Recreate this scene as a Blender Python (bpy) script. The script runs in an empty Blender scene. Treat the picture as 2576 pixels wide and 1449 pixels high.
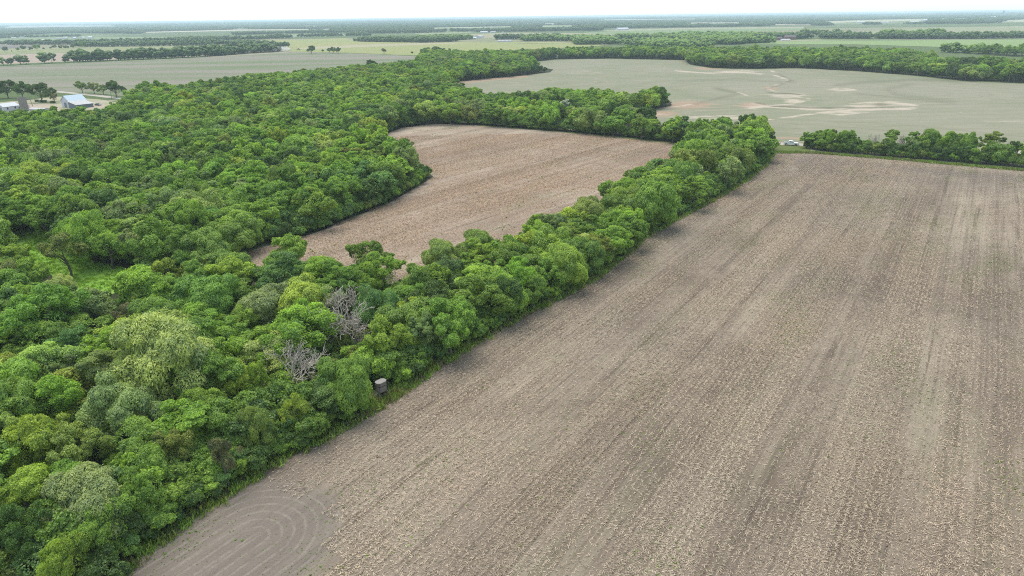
import bpy, bmesh, math, random
import numpy as np
from mathutils import Vector, Matrix
from mathutils.geometry import tessellate_polygon, delaunay_2d_cdt

rng = np.random.default_rng(7)
random.seed(7)
S = bpy.context.scene
COL = S.collection

# ------------------------------------------------------------------ camera
H = 52.0
PITCH = math.radians(21.67)
ROLL = 0.0130
FPX = 1717.4
CX, CY = 1288.0, 724.5
fwd = Vector((0, math.cos(PITCH), -math.sin(PITCH)))
right0 = Vector((1, 0, 0))
up0 = Vector((0, math.sin(PITCH), math.cos(PITCH)))
cr, sr = math.cos(ROLL), math.sin(ROLL)
RT = right0 * cr - up0 * sr
UP = right0 * sr + up0 * cr
cam_d = bpy.data.cameras.new('camera')
cam = bpy.data.objects.new('camera', cam_d)
COL.objects.link(cam)
M = Matrix((( RT.x, UP.x, -fwd.x, 0), (RT.y, UP.y, -fwd.y, 0), (RT.z, UP.z, -fwd.z, H), (0, 0, 0, 1)))
cam.matrix_world = M
cam_d.sensor_width = 36
cam_d.lens = 36 * FPX / 2576.0
cam_d.clip_end = 80000
cam_d.clip_start = 0.5
S.camera = cam

# ------------------------------------------------------------------ light
SUN_EL, SUN_AZ = 67.0, -38.0            # azimuth measured from +Y towards +X
w = bpy.data.worlds.new('World'); S.world = w; w.use_nodes = True
nt = w.node_tree; nt.nodes.clear()
sky = nt.nodes.new('ShaderNodeTexSky'); sky.sky_type = 'NISHITA'; sky.sun_disc = False
sky.sun_elevation = math.radians(SUN_EL); sky.sun_rotation = math.radians(SUN_AZ)
sky.dust_density = 2.0; sky.air_density = 1.0; sky.altitude = 400
b1 = nt.nodes.new('ShaderNodeBackground'); b1.inputs[1].default_value = 0.07
nt.links.new(sky.outputs[0], b1.inputs[0])
b2 = nt.nodes.new('ShaderNodeBackground')           # thin even veil of high cloud
b2.inputs[0].default_value = (0.84, 0.97, 1.0, 1); b2.inputs[1].default_value = 0.35
ad = nt.nodes.new('ShaderNodeAddShader')
nt.links.new(b1.outputs[0], ad.inputs[0]); nt.links.new(b2.outputs[0], ad.inputs[1])
wo = nt.nodes.new('ShaderNodeOutputWorld'); nt.links.new(ad.outputs[0], wo.inputs[0])

sd = bpy.data.lights.new('sun', 'SUN'); sd.energy = 1.5; sd.angle = math.radians(48)
sd.color = (1.0, 0.95, 0.86)
sun = bpy.data.objects.new('sun', sd); COL.objects.link(sun)
a, e = math.radians(SUN_AZ), math.radians(SUN_EL)
sdir = Vector((math.sin(a) * math.cos(e), math.cos(a) * math.cos(e), math.sin(e)))
sun.rotation_euler = sdir.to_track_quat('Z', 'Y').to_euler()
sun.location = (0, 0, 55)

S.view_settings.view_transform = 'Standard'
S.view_settings.look = 'None'
S.view_settings.exposure = 1.07
S.view_settings.gamma = 1.0
S.cycles.max_bounces = 5
S.cycles.diffuse_bounces = 3
S.cycles.glossy_bounces = 2
S.cycles.transmission_bounces = 3
S.cycles.volume_bounces = 1
S.cycles.transparent_max_bounces = 6
S.cycles.use_denoising = False
S.cycles.pixel_filter_type = 'BLACKMAN_HARRIS'
S.cycles.filter_width = 1.05

# ------------------------------------------------------------------ geometry helpers
def G(x, y, z=0.0):
    d = fwd + RT * ((x - CX) / FPX) + UP * ((CY - y) / FPX)
    if d.z > -1e-4: d.z = -1e-4
    t = (z - H) / d.z
    return Vector((d.x * t, d.y * t, z))

RTn, UPn, FWn = np.array(RT), np.array(UP), np.array(fwd)
def PROJ(P):
    P = np.asarray(P, float) - np.array([0, 0, H])
    dz = P @ FWn
    dz = np.where(dz < 0.1, 0.1, dz)
    return np.stack([CX + FPX * (P @ RTn) / dz, CY - FPX * (P @ UPn) / dz], -1), dz

def inpoly(pts, poly):
    x, y = pts[:, 0], pts[:, 1]
    poly = np.asarray(poly, float)
    res = np.zeros(len(pts), bool)
    n = len(poly)
    j = n - 1
    for i in range(n):
        xi, yi = poly[i]; xj, yj = poly[j]
        c = ((yi > y) != (yj > y)) & (x < (xj - xi) * (y - yi) / ((yj - yi) + 1e-12) + xi)
        res ^= c
        j = i
    return res

def GP(pl, z=0.0):
    return np.array([[*G(p[0], p[1], p[2] if len(p) > 2 else 0.0)[:2]] for p in pl])

def link_mesh(name, verts, faces, mat, parent=None, loc=None, smooth=False):
    me = bpy.data.meshes.new(name)
    me.from_pydata([tuple(v) for v in verts], [], [tuple(f) for f in faces])
    me.update()
    if mat is not None:
        for m_ in (mat if isinstance(mat, (list, tuple)) else [mat]): me.materials.append(m_)
    o = bpy.data.objects.new(name, me)
    COL.objects.link(o)
    if parent is not None: o.parent = parent
    if loc is not None: o.location = loc
    if smooth:
        for p in me.polygons: p.use_smooth = True
    return o

def tag(o, label=None, cat=None, group=None, kind=None):
    if label: o['label'] = label
    if cat: o['category'] = cat
    if group: o['group'] = group
    if kind: o['kind'] = kind
    return o

def empty(name, loc, rz=0.0, label=None, cat=None, group=None):
    o = bpy.data.objects.new(name, None); COL.objects.link(o)
    o.location = loc; o.rotation_euler = (0, 0, rz); o.empty_display_size = 0.3
    return tag(o, label, cat, group)

class MB:
    """collects boxes, prisms and tubes into one mesh"""
    def __init__(s): s.v = []; s.f = []
    def add(s, v, f):
        n = len(s.v); s.v += [tuple(p) for p in v]; s.f += [tuple(i + n for i in q) for q in f]; return s
    def box(s, x0, x1, y0, y1, z0, z1):
        v = [(x0, y0, z0), (x1, y0, z0), (x1, y1, z0), (x0, y1, z0), (x0, y0, z1), (x1, y0, z1), (x1, y1, z1), (x0, y1, z1)]
        return s.add(v, [(0, 3, 2, 1), (4, 5, 6, 7), (0, 1, 5, 4), (1, 2, 6, 5), (2, 3, 7, 6), (3, 0, 4, 7)])
    def prism(s, prof, axis, a0, a1):
        """prof: 2D outline (ccw); axis 'y' extrudes x,z outline along y; 'x' extrudes y,z along x; 'z' extrudes x,y"""
        def P(p, t):
            if axis == 'y': return (p[0], t, p[1])
            if axis == 'x': return (t, p[0], p[1])
            return (p[0], p[1], t)
        n = len(prof)
        v = [P(p, a0) for p in prof] + [P(p, a1) for p in prof]
        f = [tuple(range(n - 1, -1, -1)), tuple(range(n, 2 * n))]
        f += [(i, (i + 1) % n, n + (i + 1) % n, n + i) for i in range(n)]
        return s.add(v, f)
    def tube(s, pts, rad, n=6, cap=True):
        pts = [Vector(p) for p in pts]
        rings = []
        for i, p in enumerate(pts):
            d = (pts[min(i + 1, len(pts) - 1)] - pts[max(i - 1, 0)])
            if d.length < 1e-9: d = Vector((0, 0, 1))
            d.normalize()
            a_ = d.cross(Vector((0, 0, 1)))
            if a_.length < 0.05: a_ = d.cross(Vector((0, 1, 0)))
            a_.normalize(); b_ = d.cross(a_)
            r = rad[i] if hasattr(rad, '__len__') else rad
            rings.append([p + (a_ * math.cos(2 * math.pi * k / n) + b_ * math.sin(2 * math.pi * k / n)) * r for k in range(n)])
        v = [q for rg in rings for q in rg]; f = []
        for i in range(len(pts) - 1):
            for k in range(n):
                f.append((i * n + k, i * n + (k + 1) % n, (i + 1) * n + (k + 1) % n, (i + 1) * n + k))
        if cap:
            f.append(tuple(range(n - 1, -1, -1))); L = (len(pts) - 1) * n; f.append(tuple(L + k for k in range(n)))
        return s.add(v, f)
    def build(s, name, mat, parent=None, loc=None, smooth=False):
        return link_mesh(name, s.v, s.f, mat, parent, loc, smooth)

# ------------------------------------------------------------------ material helpers
def newmat(name):
    m = bpy.data.materials.new(name); m.use_nodes = True
    t = m.node_tree; t.nodes.clear()
    return m, t
def N(t, typ, **kw):
    n = t.nodes.new(typ)
    for k, v in kw.items(): setattr(n, k, v)
    return n
def mth(t, op, a, b=None, c=None, clamp=False):
    n = t.nodes.new('ShaderNodeMath'); n.operation = op; n.use_clamp = clamp
    for i, v in enumerate((a, b, c)):
        if v is None: continue
        if isinstance(v, (int, float)): n.inputs[i].default_value = v
        else: t.links.new(v, n.inputs[i])
    return n.outputs[0]
def mixc(t, f, a, b, mode='MIX'):
    n = t.nodes.new('ShaderNodeMix'); n.data_type = 'RGBA'; n.blend_type = mode; n.clamp_factor = True
    for sck, v in ((n.inputs[0], f), (n.inputs[6], a), (n.inputs[7], b)):
        if isinstance(v, (int, float)): sck.default_value = v
        elif isinstance(v, tuple): sck.default_value = (*v[:3], 1)
        else: t.links.new(v, sck)
    return n.outputs[2]
def ramp(t, f, a, b):
    n = t.nodes.new('ShaderNodeMapRange'); n.inputs[1].default_value = a; n.inputs[2].default_value = b
    t.links.new(f, n.inputs[0]); n.clamp = True
    return n.outputs[0]
def noise(t, vec, scale, detail=2.0, rough=0.5, dist=0.0):
    n = t.nodes.new('ShaderNodeTexNoise'); n.inputs['Scale'].default_value = scale
    n.inputs['Detail'].default_value = detail; n.inputs['Roughness'].default_value = rough
    n.inputs['Distortion'].default_value = dist
    t.links.new(vec, n.inputs['Vector'])
    return n.outputs['Fac']
def mapping(t, vec, rot=0.0, scale=(1, 1, 1), loc=(0, 0, 0)):
    # rotate first, then scale
    m1 = t.nodes.new('ShaderNodeMapping'); m1.inputs['Rotation'].default_value = (0, 0, rot)
    t.links.new(vec, m1.inputs['Vector'])
    m2 = t.nodes.new('ShaderNodeMapping'); m2.inputs['Scale'].default_value = scale; m2.inputs['Location'].default_value = loc
    t.links.new(m1.outputs[0], m2.inputs['Vector'])
    return m2.outputs[0]
def diffuse_out(t, color, rough=0.9, spec=0.15, bump=None, bstr=0.3, bdist=0.1, metallic=0.0):
    p = t.nodes.new('ShaderNodeBsdfPrincipled')
    if isinstance(color, tuple): p.inputs['Base Color'].default_value = (*color[:3], 1)
    else: t.links.new(color, p.inputs['Base Color'])
    p.inputs['Roughness'].default_value = rough
    p.inputs['Specular IOR Level'].default_value = spec
    p.inputs['Metallic'].default_value = metallic
    if bump is not None:
        b = t.nodes.new('ShaderNodeBump'); b.inputs['Strength'].default_value = bstr; b.inputs['Distance'].default_value = bdist
        t.links.new(bump, b.inputs['Height']); t.links.new(b.outputs[0], p.inputs['Normal'])
    o = t.nodes.new('ShaderNodeOutputMaterial'); t.links.new(p.outputs[0], o.inputs[0])
    return p
def geopos(t):
    return t.nodes.new('ShaderNodeNewGeometry').outputs['Position']
def attr(t, name, typ='GEOMETRY'):
    n = t.nodes.new('ShaderNodeAttribute'); n.attribute_name = name; n.attribute_type = typ
    return n

def simple_mat(name, col, rough=0.8, spec=0.2, var=0.12, scale=1.5, metallic=0.0):
    m, t = newmat(name)
    tc = t.nodes.new('ShaderNodeTexCoord').outputs['Object']
    n1 = noise(t, tc, scale, 4, 0.6)
    c = mixc(t, n1, tuple(x * (1 - var) for x in col), tuple(min(1, x * (1 + var)) for x in col))
    diffuse_out(t, c, rough, spec, metallic=metallic)
    return m

def soft_field(name, ca, cb, cc=None, s=0.004, rot=0.0, stretch=(1, 1), rows=None):
    """a far field: two or three crop and soil tones in broad drifts"""
    m, t = newmat(name)
    pos = geopos(t)
    v = mapping(t, pos, rot, (stretch[0], stretch[1], 1))
    n1 = noise(t, v, s, 5, 0.6, 0.4)
    c = mixc(t, ramp(t, n1, 0.35, 0.65), ca, cb)
    n3 = noise(t, v, s * 9, 4, 0.65)
    c = mixc(t, mth(t, 'MULTIPLY', ramp(t, n3, 0.4, 0.75), 0.45), c, cc or cb)
    vr = mapping(t, pos, rot, (0.02, 0.5, 1))
    n2 = noise(t, vr, 1.0, 3, 0.6)
    c = mixc(t, mth(t, 'MULTIPLY', ramp(t, n2, 0.35, 0.7), 0.18), c, tuple(x * 0.7 for x in ca))
    n4 = noise(t, pos, 0.6, 4, 0.7)
    c = mixc(t, mth(t, 'MULTIPLY', n4, 0.3), c, tuple(x * 0.65 for x in cb))
    diffuse_out(t, c, 0.95, 0.05)
    return m

# leaves: colour comes from the tree (object colour / instance tint), varied leaf clump by leaf clump
def leaf_mat(name, source):
    m, t = newmat(name)
    if source == 'object':
        base = t.nodes.new('ShaderNodeObjectInfo').outputs['Color']
    else:
        base = attr(t, 'tint', 'INSTANCER').outputs['Color']
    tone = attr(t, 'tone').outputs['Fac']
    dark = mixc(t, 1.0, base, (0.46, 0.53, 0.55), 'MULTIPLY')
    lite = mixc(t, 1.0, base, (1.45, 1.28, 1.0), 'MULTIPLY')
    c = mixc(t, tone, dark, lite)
    d = t.nodes.new('ShaderNodeBsdfDiffuse'); t.links.new(c, d.inputs[0])
    tr = t.nodes.new('ShaderNodeBsdfTranslucent')
    c2 = mixc(t, 1.0, c, (1.15, 1.25, 0.6), 'MULTIPLY'); t.links.new(c2, tr.inputs[0])
    mx = t.nodes.new('ShaderNodeMixShader'); mx.inputs[0].default_value = 0.33
    t.links.new(d.outputs[0], mx.inputs[1]); t.links.new(tr.outputs[0], mx.inputs[2])
    gl = t.nodes.new('ShaderNodeBsdfGlossy'); gl.inputs['Roughness'].default_value = 0.55
    gl.inputs[0].default_value = (0.9, 1, 0.9, 1)
    m2 = t.nodes.new('ShaderNodeMixShader'); m2.inputs[0].default_value = 0.03
    t.links.new(mx.outputs[0], m2.inputs[1]); t.links.new(gl.outputs[0], m2.inputs[2])
    o = t.nodes.new('ShaderNodeOutputMaterial'); t.links.new(m2.outputs[0], o.inputs[0])
    return m
M_LEAF = leaf_mat('leaf_tree', 'object')
M_LEAFI = leaf_mat('leaf_wood', 'inst')
M_BARK = simple_mat('bark', (0.13, 0.11, 0.09), 0.95, 0.05, 0.3, 3)
M_DEAD = simple_mat('dead_wood', (0.42, 0.37, 0.31), 0.95, 0.05, 0.2, 3)

# ------------------------------------------------------------------ tree meshes
def tubes_np(segs, n=4):
    """segs: list of (p0,p1,r0,r1)"""
    P0 = np.array([s[0] for s in segs], float); P1 = np.array([s[1] for s in segs], float)
    r0 = np.array([s[2] for s in segs]); r1 = np.array([s[3] for s in segs])
    d = P1 - P0; d /= np.linalg.norm(d, axis=1, keepdims=True) + 1e-9
    up = np.where(np.abs(d[:, 2:3]) > 0.9, np.array([[1., 0, 0]]), np.array([[0, 0, 1.]]))
    a_ = np.cross(d, up); a_ /= np.linalg.norm(a_, axis=1, keepdims=True) + 1e-9
    b_ = np.cross(d, a_)
    V = np.zeros((len(segs), 2, n, 3))
    for k in range(n):
        c, s_ = math.cos(2 * math.pi * k / n), math.sin(2 * math.pi * k / n)
        V[:, 0, k] = P0 + (a_ * c + b_ * s_) * r0[:, None]
        V[:, 1, k] = P1 + (a_ * c + b_ * s_) * r1[:, None]
    base = np.arange(len(segs))[:, None] * 2 * n
    F = []
    for k in range(n):
        F.append(np.concatenate([base + k, base + (k + 1) % n, base + n + (k + 1) % n, base + n + k], 1))
    return V.reshape(-1, 3), np.concatenate(F, 0)

def fast_mesh(name, V, Q, mats, tone=None, smooth=False):
    me = bpy.data.meshes.new(name)
    V = np.ascontiguousarray(V, np.float32); Q = np.ascontiguousarray(Q, np.int32)
    nv, nf, k = len(V), len(Q), Q.shape[1]
    me.vertices.add(nv); me.vertices.foreach_set('co', V.ravel())
    me.loops.add(nf * k); me.loops.foreach_set('vertex_index', Q.ravel())
    me.polygons.add(nf); me.polygons.foreach_set('loop_start', np.arange(0, nf * k, k, dtype=np.int32))
    me.polygons.foreach_set('loop_total', np.full(nf, k, np.int32))
    if smooth: me.polygons.foreach_set('use_smooth', np.ones(nf, bool))
    me.update(calc_edges=True)
    for m_ in mats: me.materials.append(m_)
    if tone is not None:
        at = me.attributes.new('tone', 'FLOAT', 'POINT'); at.data.foreach_set('value', np.ascontiguousarray(tone, np.float32))
    return me

def unit(v): return v / (np.linalg.norm(v, axis=-1, keepdims=True) + 1e-9)

def cards(r, P, Nn, size, aspect=1.0, axis=None):
    """leaf clumps: bent four-cornered sprays at P, facing Nn"""
    n = len(P)
    Nn = unit(Nn)
    t = unit(r.normal(size=(n, 3))) if axis is None else unit(axis)
    a_ = unit(np.cross(Nn, t)); b_ = np.cross(Nn, a_)
    if axis is not None: a_, b_ = unit(axis), unit(np.cross(Nn, axis))
    s = (size * r.uniform(0.6, 1.3, n))[:, None]
    bend = r.uniform(-0.35, 0.35, (n, 1))
    V = np.zeros((n, 4, 3))
    V[:, 0] = P - a_ * s * aspect
    V[:, 1] = P + b_ * s * r.uniform(0.5, 0.9, (n, 1)) + Nn * s * bend
    V[:, 2] = P + a_ * s * aspect * r.uniform(0.8, 1.2, (n, 1))
    V[:, 3] = P - b_ * s * r.uniform(0.5, 0.9, (n, 1)) + Nn * s * bend
    F = np.arange(n * 4).reshape(n, 4)
    return V.reshape(-1, 3), F

def make_crown(seed, R=5.0, Ht=10.0, zb=2.2, nl=34, lr=(0.24, 0.40), nc=8000, cs=0.24, style='round', low=-0.35):
    r = np.random.default_rng(seed)
    ctr = np.array([0, 0, zb + (Ht - zb) * 0.47]); ax = np.array([R, R, (Ht - zb) * 0.53])
    # lopsided outline: a handful of limbs, each carrying its own bunch of lobes
    ph = r.uniform(0, 6.28, 4); am = r.uniform(0.07, 0.2, 4)
    def warp(d):
        az = np.arctan2(d[:, 1], d[:, 0])
        return 1 + am[0] * np.sin(az + ph[0]) + am[1] * np.sin(2 * az + ph[1]) + am[2] * np.sin(3 * az + ph[2])
    i = np.arange(nl) + 0.5
    zc = 1 - (1 - low) * i / nl
    az = np.pi * (1 + 5 ** 0.5) * i + r.normal(0, 0.25, nl)
    d = np.stack([np.sqrt(np.maximum(0, 1 - zc ** 2)) * np.cos(az), np.sqrt(np.maximum(0, 1 - zc ** 2)) * np.sin(az), zc], 1)
    L = r.uniform(lr[0], lr[1], nl) * R
    rad = r.uniform(0.5, 0.95, nl) * warp(d)
    if style == 'layer':
        rad *= 1.08; L *= r.uniform(0.7, 1.1, nl)
    C = ctr + d * ax * rad[:, None]
    if style != 'spray':
        nm = max(4, nl // 6); im = np.arange(nm) + 0.5
        zm = 1 - (0.75 - low) * im / nm * 0.95; am_ = np.pi * (1 + 5 ** 0.5) * im + r.normal(0, 0.5, nm)
        dm = np.stack([np.sqrt(np.maximum(0, 1 - zm ** 2)) * np.cos(am_), np.sqrt(np.maximum(0, 1 - zm ** 2)) * np.sin(am_), zm], 1)
        Mc = ctr + dm * ax * (r.uniform(0.42, 0.80, nm) * warp(dm))[:, None]
        own = r.integers(0, nm, nl); off_ = unit(r.normal(size=(nl, 3)) + dm[own] * 0.6) * r.uniform(0.12, 0.36, (nl, 1)) * R * np.array([1.15, 1.15, 0.8])
        C = Mc[own] + off_; C[:, 2] = np.maximum(C[:, 2], zb + 0.3 * L)
        L = L * r.uniform(0.5, 0.85, nl); d = unit((C - ctr) / ax)
    ni = max(3, nl // 5)                                   # inner fill
    C = np.vstack([C, ctr + r.uniform(-0.35, 0.35, (ni, 3)) * ax]); L = np.append(L, r.uniform(0.35, 0.45, ni) * R)
    d = np.vstack([d, unit(r.normal(size=(ni, 3)))])
    zs = 0.8 if style != 'layer' else 0.5
    wt = L ** 2; wt[-ni:] *= 0.15
    li = r.choice(len(C), size=int(nc * 3.6), p=wt / wt.sum())
    u = unit(r.normal(size=(len(li), 3)) + d[li] * 0.55 + np.array([0, 0, 0.25]))
    # sub clumps: twig bunches bulging out of every lobe
    nsub = 14 if style != 'spray' else 24
    sub = unit(r.normal(size=(len(C), nsub, 3)) + d[:, None] * 0.5 + np.array([0, 0, .3]))
    dots = np.einsum('nk,nsk->ns', u, sub[li]); best = dots.argmax(1); bd = dots.max(1)
    bulge = 0.70 + 0.46 * np.clip((bd - 0.80) / 0.20, 0, 1)
    rr = L[li] * bulge * (1 - 0.22 * r.random(len(li)) ** 2)
    rr = np.where(r.random(len(li)) < 0.05, rr * r.uniform(1.05, 1.3, len(li)), rr)     # stray sprigs
    P = C[li] + u * rr[:, None] * np.array([1, 1, zs])
    keep = np.ones(len(P), bool)
    for j in range(len(C)):
        q = (P - C[j]) / np.array([1, 1, zs])
        keep &= ~((np.linalg.norm(q, axis=1) < L[j] * 0.72) & (li != j))
    keep &= P[:, 2] > zb * 0.55
    keep &= (bd > 0.84) | (r.random(len(P)) < 0.35)          # gaps between the twig bunches
    idx = np.nonzero(keep)[0][:nc]
    P, u, li_, best, bd = P[idx], u[idx], li[idx], best[idx], bd[idx]
    subtone = r.normal(0, 0.13, (len(C), nsub)); lobetone = r.normal(0, 0.17, len(C))
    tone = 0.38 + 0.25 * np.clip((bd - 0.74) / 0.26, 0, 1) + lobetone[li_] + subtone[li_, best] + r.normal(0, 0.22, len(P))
    if style == 'spray':                                    # long shoots pointing up and out
        Nn = unit(u * 1.0 + np.array([0, 0, 0.55]) + r.normal(0, 0.5, P.shape))
        axd = unit(np.array([0, 0, 1.0]) + unit(P - (ctr - np.array([0, 0, ax[2] * 0.6]))) * 0.8 + r.normal(0, 0.35, P.shape))
        axd = unit(axd - Nn * (axd * Nn).sum(1, keepdims=True))
        V, F = cards(r, P, Nn, np.full(len(P), cs), 2.1, axd)
    else:
        Nn = u * 0.9 + np.array([0, 0, 0.35]) + r.normal(0, 0.75, P.shape)
        V, F = cards(r, P, Nn, np.full(len(P), cs), 1.15)
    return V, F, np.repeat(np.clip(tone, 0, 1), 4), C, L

def make_trunk(seed, C, L, R, Ht, zb, lean=0.3, nlimb=8, r0=0.26):
    r = np.random.default_rng(seed + 999)
    segs = []
    top = np.array([r.normal(0, lean), r.normal(0, lean), zb + (Ht - zb) * 0.45])
    pts = [np.array([0, 0, -0.3]), np.array([r.normal(0, 0.12), r.normal(0, 0.12), zb * 0.55]), top * np.array([0.6, 0.6, 0.75]), top]
    rr = [r0 * 1.25, r0, r0 * 0.7, r0 * 0.42]
    for k in range(3): segs.append((pts[k], pts[k + 1], rr[k], rr[k + 1]))
    order = r.permutation(len(C))[:nlimb]
    for j in order:
        a0 = pts[1] + (pts[3] - pts[1]) * r.uniform(0.1, 0.8)
        mid = a0 * 0.5 + C[j] * 0.5 + np.array([0, 0, 0.4])
        segs.append((a0, mid, r0 * 0.42, r0 * 0.27)); segs.append((mid, C[j], r0 * 0.27, r0 * 0.1))
        for q in range(3):
            e2 = C[j] + unit(r.normal(size=3) + np.array([0, 0, .3])) * L[j] * 0.75
            segs.append((C[j] * 0.75 + mid * 0.25, e2, r0 * 0.13, r0 * 0.04))
    return tubes_np(segs, 5)

SPECS = {   # R, H, crown base, lobes, lobe radius, clumps, clump size, style, low
    'round':  dict(R=5.0, Ht=10.0, zb=1.4, nl=52, lr=(0.24, 0.38), nc=29000, cs=0.122, style='round', low=-0.55),
    'lobed':  dict(R=5.2, Ht=10.5, zb=1.6, nl=44, lr=(0.28, 0.46), nc=29000, cs=0.126, style='round', low=-0.45),
    'spray':  dict(R=5.2, Ht=9.5,  zb=1.2, nl=30, lr=(0.28, 0.40), nc=30000, cs=0.098, style='spray', low=-0.55),
    'layer':  dict(R=5.4, Ht=10.0, zb=2.2, nl=56, lr=(0.20, 0.34), nc=29000, cs=0.122, style='layer', low=-0.35),
    'tall':   dict(R=3.6, Ht=11.5, zb=3.4, nl=34, lr=(0.28, 0.46), nc=17000, cs=0.118, style='layer', low=-0.65),
    'airy':   dict(R=4.6, Ht=10.0, zb=2.2, nl=42, lr=(0.20, 0.36), nc=15000, cs=0.112, style='round', low=-0.5),
    'bush':   dict(R=3.2, Ht=5.0,  zb=0.2, nl=30, lr=(0.30, 0.44), nc=13000, cs=0.118, style='round', low=-0.5),
}
VARS = {}
TRUNKS = {}
def build_variants():
    plan = {'round': 3, 'lobed': 4, 'spray': 2, 'layer': 3, 'tall': 3, 'airy': 2, 'bush': 3}
    sd_ = 100
    for k, n in plan.items():
        VARS[k] = []; TRUNKS[k] = []
        for q in range(n):
            sd_ += 1
            sp = dict(SPECS[k])
            V, F, tone, C, L = make_crown(sd_, **sp)
            VARS[k].append((V, F, tone))
            TV, TF = make_trunk(sd_, C, L, sp['R'], sp['Ht'], sp['zb'], r0=0.14 if k == 'bush' else (0.2 if k == 'tall' else 0.27))
            TRUNKS[k].append((TV, TF))
build_variants()
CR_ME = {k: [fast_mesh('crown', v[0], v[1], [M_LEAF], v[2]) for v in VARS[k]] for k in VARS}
TR_ME = {k: [fast_mesh('trunk', v[0], v[1], [M_BARK]) for v in TRUNKS[k]] for k in TRUNKS}

def dead_mesh(seed, Ht=9.0, spread=0.8, twist=0.25, levels=5):
    r = np.random.default_rng(seed); segs = []
    def grow(p, d, ln, rad, lv):
        n = 3
        q = p
        for k in range(n):
            d = unit(d + r.normal(0, twist, 3) + np.array([0, 0, 0.05]))
            q2 = q + d * ln / n
            segs.append((q, q2, rad * (1 - 0.25 * k / n), rad * (1 - 0.25 * (k + 1) / n))); q = q2
            if lv > 0 and k > 0:
                for _ in range(2 if lv > 1 else 1):
                    nd = unit(d + unit(r.normal(size=3)) * spread)
                    grow(q, nd, ln * r.uniform(0.55, 0.8), rad * 0.55, lv - 1)
    for _ in range(3 if spread > 0.9 else 2):
        grow(np.array([r.normal(0, .15), r.normal(0, .15), -0.2]), unit(np.array([r.normal(0, .35), r.normal(0, .35), 1.0])), Ht * 0.42, 0.17, levels - 1)
    V, F = tubes_np([(a_, b_, max(c_, 0.032), max(d_, 0.026)) for a_, b_, c_, d_ in segs], 3)
    V[:, 2] *= Ht / max(V[:, 2].max(), 1)
    return V, F
DEADV = [dead_mesh(31, 9, 0.8), dead_mesh(32, 7, 1.1, 0.35), dead_mesh(33, 10, 0.6), dead_mesh(34, 6, 1.2, 0.4)]
DEAD_ME = [fast_mesh('branches', v, f, [M_DEAD]) for v, f in DEADV]

# ------------------------------------------------------------------ scatter of uncountable things
def src_collection(name, objs):
    c = bpy.data.collections.new(name)
    for o in objs: c.objects.link(o)
    return c
def src_obj(name, me): return bpy.data.objects.new(name, me)

def scatter(name, P, rz, scl, idx, tint, coll, label=None, cat=None):
    me = bpy.data.meshes.new(name)
    P = np.ascontiguousarray(P, np.float32)
    me.vertices.add(len(P)); me.vertices.foreach_set('co', P.ravel())
    scl = np.asarray(scl, np.float32)
    if scl.ndim == 1: scl = np.repeat(scl[:, None], 3, 1)
    rot = np.zeros((len(P), 3), np.float32); rot[:, 2] = rz
    for nm, data, ty in (('rot', rot, 'FLOAT_VECTOR'), ('scl', scl, 'FLOAT_VECTOR')):
        at = me.attributes.new(nm, ty, 'POINT'); at.data.foreach_set('vector', np.ascontiguousarray(data).ravel())
    at = me.attributes.new('vi', 'INT', 'POINT'); at.data.foreach_set('value', np.ascontiguousarray(idx, np.int32))
    tc = np.ones((len(P), 4), np.float32); tc[:, :3] = tint
    at = me.attributes.new('tint', 'FLOAT_COLOR', 'POINT'); at.data.foreach_set('color', tc.ravel())
    o = bpy.data.objects.new(name, me); COL.objects.link(o)
    ng = bpy.data.node_groups.new(name + '_nodes', 'GeometryNodeTree')
    ng.interface.new_socket('Geometry', in_out='INPUT', socket_type='NodeSocketGeometry')
    ng.interface.new_socket('Geometry', in_out='OUTPUT', socket_type='NodeSocketGeometry')
    gi = ng.nodes.new('NodeGroupInput'); go = ng.nodes.new('NodeGroupOutput')
    m2p = ng.nodes.new('GeometryNodeMeshToPoints')
    iop = ng.nodes.new('GeometryNodeInstanceOnPoints')
    ci = ng.nodes.new('GeometryNodeCollectionInfo')
    ci.inputs['Collection'].default_value = coll
    ci.inputs['Separate Children'].default_value = True
    ci.inputs['Reset Children'].default_value = True
    def na(nm, dt):
        n = ng.nodes.new('GeometryNodeInputNamedAttribute'); n.data_type = dt; n.inputs['Name'].default_value = nm
        return [s for s in n.outputs if s.enabled][0]
    L = ng.links.new
    L(gi.outputs[0], m2p.inputs['Mesh']); L(m2p.outputs[0], iop.inputs['Points'])
    L(ci.outputs[0], iop.inputs['Instance']); iop.inputs['Pick Instance'].default_value = True
    L(na('vi', 'INT'), iop.inputs['Instance Index'])
    L(na('rot', 'FLOAT_VECTOR'), iop.inputs['Rotation']); L(na('scl', 'FLOAT_VECTOR'), iop.inputs['Scale'])
    L(iop.outputs[0], go.inputs[0])
    md = o.modifiers.new('scatter', 'NODES'); md.node_group = ng
    tag(o, label, cat, kind='stuff')
    return o

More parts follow.
